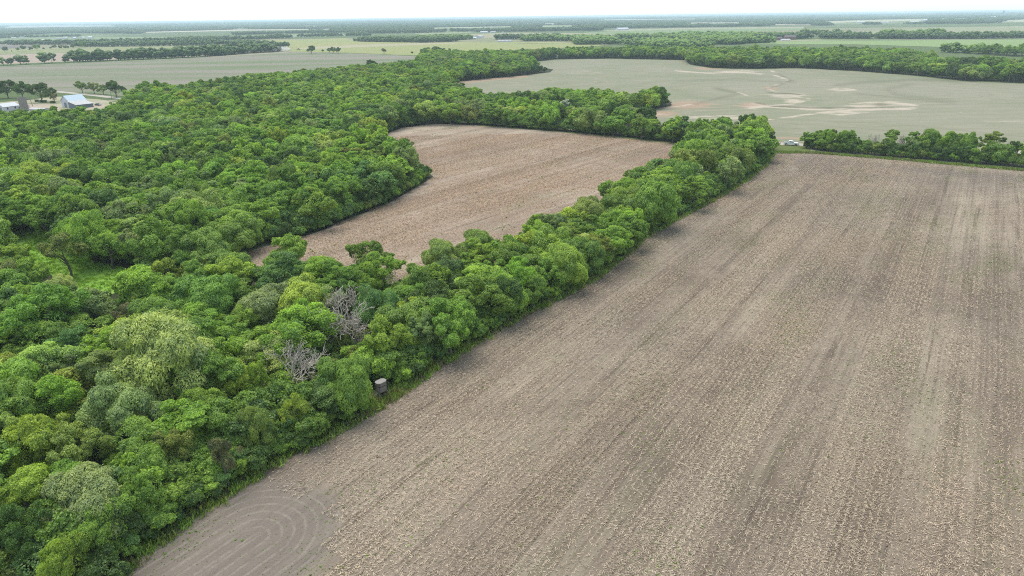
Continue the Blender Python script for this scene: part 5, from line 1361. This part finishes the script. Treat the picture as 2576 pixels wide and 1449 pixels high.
for k in range(8):
    a_, b_ = octo(1.02, 0.70, 0.38)[k], octo(1.02, 0.70, 0.38)[(k + 1) % 8]
    m = MB(); m.box(-0.045, 0.045, -0.045, 0.045, zw0, zw1); o = m.build('corner_post', M_BLIND, bl, (a_[0] * 0.95, a_[1] * 0.95, 0))
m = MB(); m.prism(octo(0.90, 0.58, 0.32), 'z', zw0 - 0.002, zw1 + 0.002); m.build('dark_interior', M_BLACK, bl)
m = MB(); m.prism(octo(1.12, 0.79, 0.43), 'z', zt, zt + 0.07); rf = m.build('roof', M_BLINDR, bl)
m = MB(); ring(m, octo(1.12, 0.79, 0.43), octo(1.10, 0.77, 0.42), zt + 0.07, zt + 0.12); ring(m, octo(1.04, 0.71, 0.40), octo(1.10, 0.77, 0.42), zt + 0.072, zt + 0.12); m.build('roof_rim', M_BLINDR, rf)
m = MB(); m.prism(octo(0.98, 0.66, 0.36), 'z', z0 - 0.09, z0); m.build('floor_frame', M_BLACK, bl)
for k, (z_,) in enumerate(((z0 + 0.5,), (z0 + 0.95,), (zw1 + 0.3,))):
    m = MB(); m.prism(octo(1.045 if z_ < zw1 else 1.085, 0.725 if z_ < zw1 else 0.755, 0.39), 'z', z_, z_ + 0.035); m.build('wall_band', M_BLIND, bl)
for sx in (-1, 1):
    for sy in (-1, 1):
        m = MB(); m.tube([(0.75 * sx, 0.5 * sy, z0 + 0.15), (1.45 * sx, 1.05 * sy, 0.0)], 0.04, 6); m.build('leg', M_STEEL, bl)
        m = MB(); m.box(-0.12, 0.12, -0.12, 0.12, 0, 0.03); m.build('foot_plate', M_STEEL, bl, (1.45 * sx, 1.05 * sy, 0.0))
for (a_, b_) in (((-1, -1), (1, -1)), ((1, -1), (1, 1)), ((1, 1), (-1, 1)), ((-1, 1), (-1, -1))):
    m = MB(); m.tube([(1.18 * a_[0], 0.84 * a_[1], 0.48), (1.18 * b_[0], 0.84 * b_[1], 0.48)], 0.03, 5); m.build('brace', M_STEEL, bl)
m = MB()
for s_ in (-0.2, 0.2): m.tube([(-1.02, s_, z0 + 0.1), (-1.9, s_, 0.0)], 0.025, 5)
for q in range(5): 
    f = (q + 0.5) / 5; m.tube([(-1.02 - 0.88 * f, -0.2, (z0 + 0.1) * (1 - f)), (-1.02 - 0.88 * f, 0.2, (z0 + 0.1) * (1 - f))], 0.02, 5)
m.build('ladder', M_STEEL, bl)

# vehicles ------------------------------------------------------------
def wheel(parent, x, y, r=0.40, w_=0.26):
    m = MB(); m.tube([(0, -w_ / 2, 0), (0, w_ / 2, 0)], r, 16); ty = m.build('wheel', M_TYRE, parent, (x, y, r), smooth=False)
    m = MB(); s_ = 1 if y > 0 else -1; m.tube([(0, s_ * w_ / 2 - 0.02 * s_, 0), (0, s_ * (w_ / 2 + 0.012), 0)], r * 0.62, 12); m.build('rim', M_RIM, ty)
def pickup(loc, rz):
    root = empty('pickup_truck', loc, rz, 'white four-door pickup truck on the gravel road at the hedgerow gap', 'pickup truck')
    W = 0.98
    m = MB()
    prof = [(-2.95, 0.55), (-2.95, 1.22), (-2.90, 1.30), (-1.05, 1.30), (-1.05, 1.24), (1.05, 1.24), (1.3, 1.22), (2.75, 1.10), (2.92, 0.98), (2.95, 0.55),
            (2.52, 0.45), (2.45, 0.72), (2.2, 0.92), (1.9, 0.96), (1.6, 0.92), (1.38, 0.72), (1.32, 0.45), (-1.32, 0.45), (-1.38, 0.72), (-1.6, 0.92), (-1.9, 0.96), (-2.2, 0.92), (-2.45, 0.72), (-2.52, 0.5)]
    prof = [(x, z) for x, z in prof]
    def slab(y0, y1, pf):
        m.prism(pf, 'y', y0, y1)
    slab(-W, -W + 0.08, prof[::-1]); slab(W - 0.08, W, prof[::-1])
    m.box(-1.05, 2.70, -W + 0.08, W - 0.08, 0.60, 1.06); m.box(-2.9, -1.05, -W + 0.08, W - 0.08, 0.62, 0.78)
    m.box(-2.95, -2.87, -W + 0.08, W - 0.08, 0.78, 1.28)
    m.build('body', M_WHITE, root)
    m = MB(); m.add([(1.05, -0.9, 1.06), (2.74, -0.86, 1.06), (2.74, 0.86, 1.06), (1.05, 0.9, 1.06), (1.05, -0.88, 1.25), (2.6, -0.80, 1.15), (2.6, 0.80, 1.15), (1.05, 0.88, 1.25)], [(4, 5, 6, 7), (0, 1, 5, 4), (1, 2, 6, 5), (2, 3, 7, 6), (3, 0, 4, 7)])
    m.build('hood', M_WHITE, root)
    m = MB(); A = [(-1.05, 1.24), (1.15, 1.24), (0.45, 1.82), (-0.15, 1.90), (-0.85, 1.88), (-1.0, 1.80)]
    def cabv(y, ins): return [(x, y * (1 - ins * (z - 1.24)), z) for x, z in A]
    v = cabv(-0.95, 0.22) + cabv(0.95, 0.22); n = len(A)
    m.add(v, [tuple(range(n)), tuple(range(2 * n - 1, n - 1, -1))] + [(i, n + i, n + (i + 1) % n, (i + 1) % n) for i in range(n)]); cab = m.build('cab', M_WHITE, root)
    for s_ in (-1, 1):
        def gy(z): return s_ * (0.95 * (1 - 0.22 * (z - 1.24)) + 0.012)
        for nm, q in (('front_side_window', [(0.05, 1.30), (0.92, 1.30), (0.42, 1.72), (0.05, 1.76)]), ('rear_side_window', [(-0.88, 1.32), (-0.03, 1.30), (-0.03, 1.76), (-0.78, 1.76)])):
            link_mesh(nm, [(x, gy(z), z) for x, z in q], [(0, 1, 2, 3)], M_GLASS, cab)
        link_mesh('mirror', [(0.95, s_ * 0.95, 1.30), (1.0, s_ * 1.18, 1.30), (1.0, s_ * 1.18, 1.50), (0.95, s_ * 0.95, 1.46)], [(0, 1, 2, 3)], M_BLACK, cab)
    link_mesh('windscreen', [(1.12, -0.82, 1.28), (1.12, 0.82, 1.28), (0.52, 0.76, 1.79), (0.52, -0.76, 1.79)], [(0, 1, 2, 3)], M_GLASS, cab)
    link_mesh('rear_window', [(-1.055, -0.7, 1.36), (-1.055, 0.7, 1.36), (-1.02, 0.66, 1.74), (-1.02, -0.66, 1.74)], [(0, 3, 2, 1)], M_GLASS, cab)
    m = MB(); m.box(-2.86, -1.10, -0.88, 0.88, 0.785, 0.80); m.build('bed_liner', M_BLACK, root)
    m = MB(); m.box(2.90, 2.985, -0.72, 0.72, 0.66, 1.0); m.build('grille', M_BLACK, root)
    m = MB(); m.box(2.86, 3.08, -0.96, 0.96, 0.42, 0.64); m.build('front_bumper', M_BLACK, root)
    m = MB(); m.box(-3.08, -2.93, -0.94, 0.94, 0.42, 0.60); m.build('rear_bumper', M_RIM, root)
    m = MB(); m.box(-2.6, 2.6, -0.6, 0.6, 0.34, 0.58); m.build('chassis', M_BLACK, root)
    for s_ in (-1, 1):
        m = MB(); m.box(2.80, 2.965, s_ * 0.74 - 0.0, s_ * 0.97, 0.82, 1.0) if s_ > 0 else m.box(2.80, 2.965, -0.97, -0.74, 0.82, 1.0); m.build('headlight', M_LAMP, root)
        m = MB(); m.box(-2.965, -2.85, 0.82, 0.985, 0.9, 1.2) if s_ > 0 else m.box(-2.965, -2.85, -0.985, -0.82, 0.9, 1.2); m.build('tail_light', M_TAIL, root)
        for x in (-1.92, 1.92): wheel(root, x, s_ * 0.86)
    return root
pa, pb_ = G(1955, 363), G(2025, 366); prz = math.atan2(pb_.y - pa.y, pb_.x - pa.x)
pk = G(1990, 365.5); pickup((pk.x, pk.y, 0.024), prz - math.radians(4))

def sedan(loc, rz, label, col):
    M_C = simple_mat('car_paint', col, 0.3, 0.5, 0.03)
    root = empty('parked_car', loc, rz, label, 'car')
    m = MB(); m.prism([(-2.3, 0.35), (2.25, 0.35), (2.32, 0.65), (1.9, 0.82), (0.9, 0.92), (-1.5, 0.95), (-2.25, 0.9), (-2.35, 0.6)][::1], 'y', -0.88, 0.88); m.build('body', M_C, root)
    m = MB(); A = [(-1.7, 0.93), (0.95, 0.91), (0.25, 1.40), (-1.0, 1.42)]; v = [(x, -0.8 * (1 - .3 * (z - .9)), z) for x, z in A] + [(x, 0.8 * (1 - .3 * (z - .9)), z) for x, z in A]
    m.add(v, [(0, 1, 2, 3), (7, 6, 5, 4), (0, 4, 5, 1), (1, 5, 6, 2), (2, 6, 7, 3), (3, 7, 4, 0)]); m.build('windows', M_GLASS, root)
    m = MB(); m.box(-0.98, 0.2, -0.66, 0.66, 1.41, 1.45); m.build('roof', M_C, root)
    for x in (-1.45, 1.45):
        for y in (-0.8, 0.8): wheel(root, x, y, 0.33, 0.2)
    return root
cp = G(247, 265.5); sedan((cp.x, cp.y, 0.028), math.radians(-25), 'dark car with a pale roof parked on the lawn right of the barn', (0.10, 0.10, 0.11))
cp = G(241, 263); 
# buildings -------------------------------------------------------------
def gable(name, loc, rz, L, W, he, hr, mw, mr, label=None, cat='building', group=None, door=True, windows=0, over=0.35):
    """ridge runs along local x"""
    root = empty(name, loc, rz, label, cat, group)
    m = MB(); h2 = W / 2
    m.prism([(-h2, 0), (h2, 0), (h2, he), (0, hr), (-h2, he)], 'x', -L / 2, L / 2); m.build('wall', mw, root)
    dy, dz_ = h2 + over, (hr - he) / h2 * over
    for s_ in (-1, 1):
        m = MB(); t_ = 0.14
        y0, z_0, y1, z1 = 0.0, hr + 0.02, s_ * dy, he - dz_ + 0.02
        v = [(-L / 2 - over, y0, z_0), (L / 2 + over, y0, z_0), (L / 2 + over, y1, z1), (-L / 2 - over, y1, z1)]
        v += [(a_[0], a_[1], a_[2] + t_) for a_ in v]
        f = [(0, 1, 2, 3), (7, 6, 5, 4), (0, 4, 5, 1), (1, 5, 6, 2), (2, 6, 7, 3), (3, 7, 4, 0)]
        m.add(v, f if s_ < 0 else [tuple(reversed(q)) for q in f]); m.build('roof', mr, root)
    if door:
        m = MB(); dw = min(1.6, W * 0.22); m.box(-L / 2 - 0.05, -L / 2 - 0.003, -dw, dw, 0, min(he * 0.85, 3.4)); m.build('door', M_GSID, root)
    for k in range(windows):
        x = -L / 2 + (k + 0.5) * L / windows
        for s_ in (-1, 1):
            m = MB(); y0, y1 = sorted((s_ * (h2 + 0.003), s_ * (h2 + 0.06))); m.box(x - 0.5, x + 0.5, y0, y1, he * 0.38, he * 0.38 + 1.2); m.build('window', M_GLASS, root)
    return root
BA = math.radians(60)
bpos = G(172, 270)
barn = gable('barn', (bpos.x + 2, bpos.y + 4, 0.02), BA, 13, 10.5, 4.6, 8.2, M_WSID, M_MROOF, 'white gabled barn with a pale blue metal roof and a lean-to on its near side', 'barn'); barn.scale = (0.88, 0.88, 0.9)
# lean-to, local y negative is the side facing the camera (right)
m = MB(); y0, y1 = -5.25, -15.5
m.add([(-7.2, y0, 0), (5.2, y0, 0), (5.2, y1, 0), (-7.2, y1, 0), (-7.2, y0, 4.4), (5.2, y0, 4.4), (5.2, y1, 2.4), (-7.2, y1, 2.4)], [(0, 4, 7, 3), (1, 2, 6, 5), (3, 7, 6, 2), (4, 5, 6, 7)]); m.build('lean_to_wall', M_GSID, barn)
m = MB(); v = [(-7.7, y0 - 0.01, 4.55), (5.6, y0 - 0.01, 4.55), (5.6, y1 - 0.5, 2.46), (-7.7, y1 - 0.5, 2.46)]; v += [(a_[0], a_[1], a_[2] + 0.12) for a_ in v]
m.add(v, [(0, 1, 2, 3)[::-1], (4, 5, 6, 7)[::-1], (0, 4, 5, 1), (1, 5, 6, 2), (2, 6, 7, 3), (3, 7, 4, 0)]); m.build('lean_to_roof', M_LROOF, barn)
p = G(21, 278); gable('shed', (p.x, p.y, 0.02), math.radians(70), 10, 7, 2.8, 4.6, M_WSID, M_WSID, 'white gabled shed left of the silo, half behind trees', 'shed', windows=2)
p = G(48, 276); gable('shed', (p.x, p.y + 3, 0.02), math.radians(-25), 9, 4.5, 2.0, 2.9, M_WSID, M_WSID, 'low white shed between the gabled shed and the silo', 'shed', door=False)
p = G(96, 283.5); gable('shed', (p.x, p.y + 2, 0.02), math.radians(-22), 12, 5, 2.0, 2.6, M_WSID, M_LROOF, 'low white open shed right of the silo', 'shed', door=False)
p = G(63, 279.5)
silo = empty('silo', (p.x, p.y, 0.02), 0, 'tall grey-brown concrete silo beside the white sheds', 'silo')
m = MB(); n = 20; hgt = 8.6
m.tube([(0, 0, 0), (0, 0, hgt)], 2.3, n, False); m.tube([(0, 0, hgt), (0, 0, 0.2)], 2.1, n, False)
m.add([(2.3 * math.cos(2 * math.pi * k / n), 2.3 * math.sin(2 * math.pi * k / n), hgt) for k in range(n)] + [(2.1 * math.cos(2 * math.pi * k / n), 2.1 * math.sin(2 * math.pi * k / n), hgt) for k in range(n)], [(k, (k + 1) % n, n + (k + 1) % n, n + k) for k in range(n)])
m.build('silo_wall', M_SILO, silo)
for z_ in np.arange(0.8, hgt, 1.1):
    m = MB(); m.tube([(0, 0, z_), (0, 0, z_ + 0.10)], 2.34, n, False); m.build('hoop', M_STEEL, silo)
def pole(x, y, h, label, arm=True, lean=0.0):
    p = G(x, y); root = empty('utility_pole', (p.x, p.y, 0), rng.uniform(0.2, 0.6), label, 'utility pole')
    m = MB(); m.tube([(0, 0, 0), (lean, 0, h)], [0.17, 0.11], 7); m.build('post', M_POLE, root)
    if arm:
        m = MB(); m.box(-1.1, 1.1, -0.06, 0.06, h - 0.7, h - 0.55); m.build('crossarm', M_POLE, root, (lean * 0.95, 0, 0))
        for k in (-0.95, 0.0, 0.95):
            m = MB(); m.tube([(k, 0, h - 0.55), (k, 0, h - 0.35)], 0.05, 6); m.build('insulator', M_WHITE, root, (lean * 0.95, 0, 0))
pole(82.5, 267.5, 9, 'leaning grey utility pole standing right of the silo', True, -0.9)
pole(282, 250, 9, 'utility pole beside the large dark tree at the farm road')
pole(411, 256.5, 8, 'pale utility pole where the farm road enters the woods')
pole(985, 243, 8.5, 'pale utility pole left of the house hidden in the woods')
for i, x in enumerate((2150, 2237, 2306, 2341, 2420, 2503)):
    p0 = 99.5 - (x - 2150) * 0.0065
    pole(x, p0, 12, f"{['first', 'second', 'third', 'fourth', 'fifth', 'sixth'][i]} pole from the left along the road behind the bright green field")
# house in the woods
p = G(1048, 243); hs = gable('house', (p.x, p.y, 0.02), math.radians(35), 13, 8, 3.0, 5.2, M_WSID, simple_mat('shingle_blue', (0.24, 0.29, 0.36), 0.8, 0.2, 0.15), 'low house with a blue-grey roof half hidden among pale trees', 'house', windows=4)
p = G(1062, 233); gable('shed', (p.x, p.y, 0.02), math.radians(20), 7, 5, 2.6, 4.2, M_WSID, M_MROOF, 'small shed with a pale blue roof behind the hidden house', 'shed')
# short dark post by the gate gap
p = G(1957, 366); gp = empty('gate_post', (p.x, p.y, 0.0), 0.2, 'short dark post by the road left of the white pickup', 'post')
m = MB(); m.tube([(0, 0, 0), (0, 0, 1.3)], 0.16, 8); m.build('post', M_POLE, gp)
m = MB(); m.tube([(0.9, 0, 0), (0.9, 0, 1.2)], 0.14, 8); m.tube([(0, 0, 0.4), (0.9, 0, 1.1)], 0.06, 6); m.build('brace_post', M_POLE, gp)
# clipped low hedges on the farm lawn
def hedge(x, y, L, label):
    p = G(x, y); r = np.random.default_rng(int(x)); n = 700
    P = np.column_stack([r.uniform(-L / 2, L / 2, n), r.uniform(-0.9, 0.9, n), r.uniform(0.1, 1.5, n)]); Nn = unit(P * np.array([0.3, 1, 1]) + r.normal(0, .5, P.shape))
    V, F = cards(r, P, Nn, np.full(n, 0.25), 1.1)
    me = fast_mesh('hedge', V, F, [M_LEAF], np.repeat(r.uniform(0.2, 0.8, n), 4)); o = bpy.data.objects.new('low_hedge', me); COL.objects.link(o); o.location = (p.x, p.y, 0.02); o.rotation_euler = (0, 0, math.radians(-18)); o.color = (*TINT['dark'], 1)
    tag(o, label, 'hedge')
hedge(109, 257.5, 6.0, 'longer dark clipped hedge on the lawn left of the barn')
hedge(133, 259.5, 3.2, 'shorter dark clipped hedge on the lawn next to the barn')
hedge(93, 256, 2.2, 'tiny dark shrub on the lawn farthest left of the barn')

# far lorry with trailer and the dust it raises
lp = G(558, 138.3); lq = G(600, 136); lrz = math.atan2(lq.y - lp.y, lq.x - lp.x) + math.pi
lo_ = empty('lorry', (lp.x, lp.y, 0.03), lrz, 'white lorry driving along the tree row ahead of its dust', 'lorry')
m = MB(); m.box(-7.5, 3.0, -1.25, 1.25, 1.1, 3.4); m.build('trailer', M_WHITE, lo_)
m = MB(); m.prism([(3.4, 0.6), (6.8, 0.6), (6.8, 1.7), (5.6, 1.9), (5.2, 3.0), (3.4, 3.1)], 'y', -1.15, 1.15); m.build('cab', M_WHITE, lo_)
m = MB(); m.box(-7.2, 6.2, -0.5, 0.5, 0.75, 1.1); m.build('chassis', M_BLACK, lo_)
for x in (-6.5, -5.3, 3.9, 5.9):
    for y in (-1.05, 1.05): wheel(lo_, x, y, 0.5, 0.3)

# distant farmsteads and buildings
HOUSES = [  # x, y, length, width, height, wall, roof, phrase
    (36, 96.5, 16, 10, 4, 'w', 'l', 'wide pale building at the far left end of the village'), (57, 95.5, 20, 10, 4, 'w', 'w', 'long white building second in the far left village'), (113, 103.5, 14, 9, 5, 'w', 'w', 'white gabled house lowest in the far village'),
    (100, 103.8, 22, 8, 3, 'w', 'l', 'long low pale shed in front of the far village'), (150, 98, 24, 9, 4, 'w', 'l', 'long pale roof in the middle of the far village'), (166, 97, 14, 10, 6, 'w', 'w', 'white house right of the long pale roof'),
    (190, 98, 10, 9, 6, 'w', 'w', 'bright white gabled house under the dark village trees'), (186, 95.5, 15, 12, 7, 'w', 'd', 'tall dark-roofed house in the far village'), (209, 97, 12, 9, 6, 'w', 'w', 'white gable left of the last village house'),
    (229, 97, 14, 11, 7, 'w', 'w', 'white rightmost house of the far village'), (320, 78.5, 20, 12, 5, 'w', 'w', 'white farmstead before the far dark wood'), (309, 79, 16, 10, 4, 'w', 'l', 'pale shed left of the white farmstead'),
    (1565, 76, 44, 22, 9, 'w', 'w', 'big white hall standing between two far fields'), (1205, 95.5, 46, 16, 7, 'w', 'l', 'long pale hall beyond the yellow field'), (1189, 98.5, 20, 10, 5, 'w', 'w', 'white shed left of the long pale hall'),
    (1165, 98.5, 12, 9, 4, 'w', 'w', 'small white shed among the far dark trees'), (1218, 82.5, 26, 10, 5, 'w', 'w', 'white roof in the wooded distance above the long hall'), (1240, 82, 18, 10, 5, 'w', 'l', 'pale roof right of the distant white roof'),
    (1265, 83, 16, 10, 5, 'w', 'd', 'dark roofed far house at the wood edge'), (1270, 105, 30, 8, 4, 'w', 'l', 'low grey roof at the yellow field edge'), (1713, 96, 26, 14, 6, 'w', 'w', 'white roofed barn among trees right of the yellow field'),
    (1940, 101.5, 16, 9, 5, 'w', 'w', 'small white shed at the bright green field'), (1958, 100.5, 14, 9, 6, 'b', 'd', 'dark red house beside the bright green field'), (1792, 103.5, 14, 10, 8, 'w', 'w', 'white pointed house left of the bright green field'),
    (1986, 99.5, 22, 12, 9, 'b', 'd', 'brick house with dark roof behind the bright green field'), (1975, 102, 18, 9, 3, 'w', 'w', 'low white shed in front of the brick house'), (980, 98, 14, 10, 5, 'w', 'w', 'small white house in the tree belt'),
    (2330, 52.5, 60, 24, 8, 'w', 'w', 'white hall at the right-hand town edge'), (2375, 51, 70, 30, 10, 'w', 'w', 'second white hall in the right-hand town'), (2420, 50.5, 80, 30, 10, 'w', 'l', 'grey hall in the right-hand town'), (2460, 49.5, 60, 30, 10, 'w', 'w', 'white hall near the town centre'),
    (2448, 45, 160, 40, 10, 'w', 'w', 'longest white hall on the town skyline'), (2500, 46, 90, 40, 12, 'w', 'w', 'white block right of the town centre'), (2545, 43, 60, 30, 12, 'w', 'w', 'rightmost white block of the town'), (2300, 56, 40, 16, 6, 'w', 'w', 'pale farm roof left of the town'),
    (2225, 58, 40, 16, 6, 'w', 'w', 'lone pale roof in the far wood left of the town'), (2165, 57, 40, 16, 6, 'w', 'w', 'pale roof by the narrow far field'), (860, 73.5, 44, 16, 7, 'w', 'w', 'white farm roof in the middle far woods'), (918, 69.5, 40, 16, 7, 'w', 'w', 'bright white roof in the middle far woods'),
    (944, 70, 40, 20, 7, 'w', 'l', 'pale roof cluster right of the bright white roof'), (1350, 78, 34, 14, 6, 'w', 'l', 'pale roof in the woods left of the big white hall'), (1375, 73, 34, 14, 6, 'w', 'w', 'white roof in the woods above the pale one'),
    (178, 80, 40, 14, 6, 'w', 'l', 'pale roof in the far left wood'), (240, 77, 60, 20, 6, 'w', 'l', 'wide pale roof in the far left wood'), (285, 77.5, 60, 20, 6, 'w', 'w', 'wide white roof in the far left wood'),
]
WM = {'w': M_WSID, 'b': M_BRICK}; RM = {'w': M_WSID, 'l': M_LROOF, 'd': M_DROOF}
for i, (x, y, L, W, hh, mw, mr, lab) in enumerate(HOUSES):
    p = G(x, y); gable('farm_building', (p.x, p.y, 0.02), math.radians([5, -10, 20, 80, -5][i % 5]), L, W, hh * 0.62, hh, WM[mw], RM[mr], lab, 'building', 'distant farms and houses', door=False, windows=3 if y > 90 else 0)
# grain elevator on the town skyline
p = G(2522, 43.2); el = empty('grain_elevator', (p.x, p.y, 0), 0.2, 'tall pale grain elevator rising over the town on the skyline', 'grain elevator')
dd = math.hypot(p.x, p.y); u_ = dd / 7000
m = MB()
for k in range(3): m.tube([(k * 11 * u_ - 15 * u_, 0, 0), (k * 11 * u_ - 15 * u_, 0, 34 * u_)], 5.5 * u_, 12)
m.build('silo_cluster', M_WSID, el)
m = MB(); m.box(-4 * u_, 4 * u_, -4 * u_, 4 * u_, 34 * u_, 48 * u_); m.build('headhouse', M_GSID, el)

# ------------------------------------------------------------------ dust and haze
def vol_mat(name, col, dens, an=0.0):
    m, t = newmat(name); v = t.nodes.new('ShaderNodeVolumePrincipled'); v.inputs['Color'].default_value = (*col, 1); v.inputs['Density'].default_value = dens; v.inputs['Anisotropy'].default_value = an
    o = t.nodes.new('ShaderNodeOutputMaterial'); t.links.new(v.outputs[0], o.inputs['Volume']); return m
M_DUST = vol_mat('dust', (0.93, 0.90, 0.84), 0.09)
bm = bmesh.new()
for k in range(9):
    f = k / 8; q = G(574 + 140 * f, 136.6 - 7.5 * f)
    rad = 2.2 + 6.0 * (0.35 + 0.65 * abs(math.sin(f * 5 + 0.4))) * min(1, 0.25 + f)
    mt = Matrix.Translation((q.x, q.y, rad * 0.55 + 0.2)) @ Matrix.Diagonal((max(10, rad * 1.8), rad, rad * 0.55, 1))
    bmesh.ops.create_icosphere(bm, subdivisions=2, radius=1.0, matrix=mt)
me = bpy.data.meshes.new('dust_cloud'); bm.to_mesh(me); bm.free(); me.materials.append(M_DUST)
o = bpy.data.objects.new('dust_cloud', me); COL.objects.link(o); tag(o, 'pale dust cloud trailing behind the lorry', kind='stuff')

M_HAZE = vol_mat('haze_air', (0.74, 0.90, 1.0), 1.05e-4, 0.0)
m = MB(); m.box(-33000, 33000, -2500, 35000, -1.0, 54.0); hz = m.build('haze', M_HAZE); tag(hz, kind='stuff')
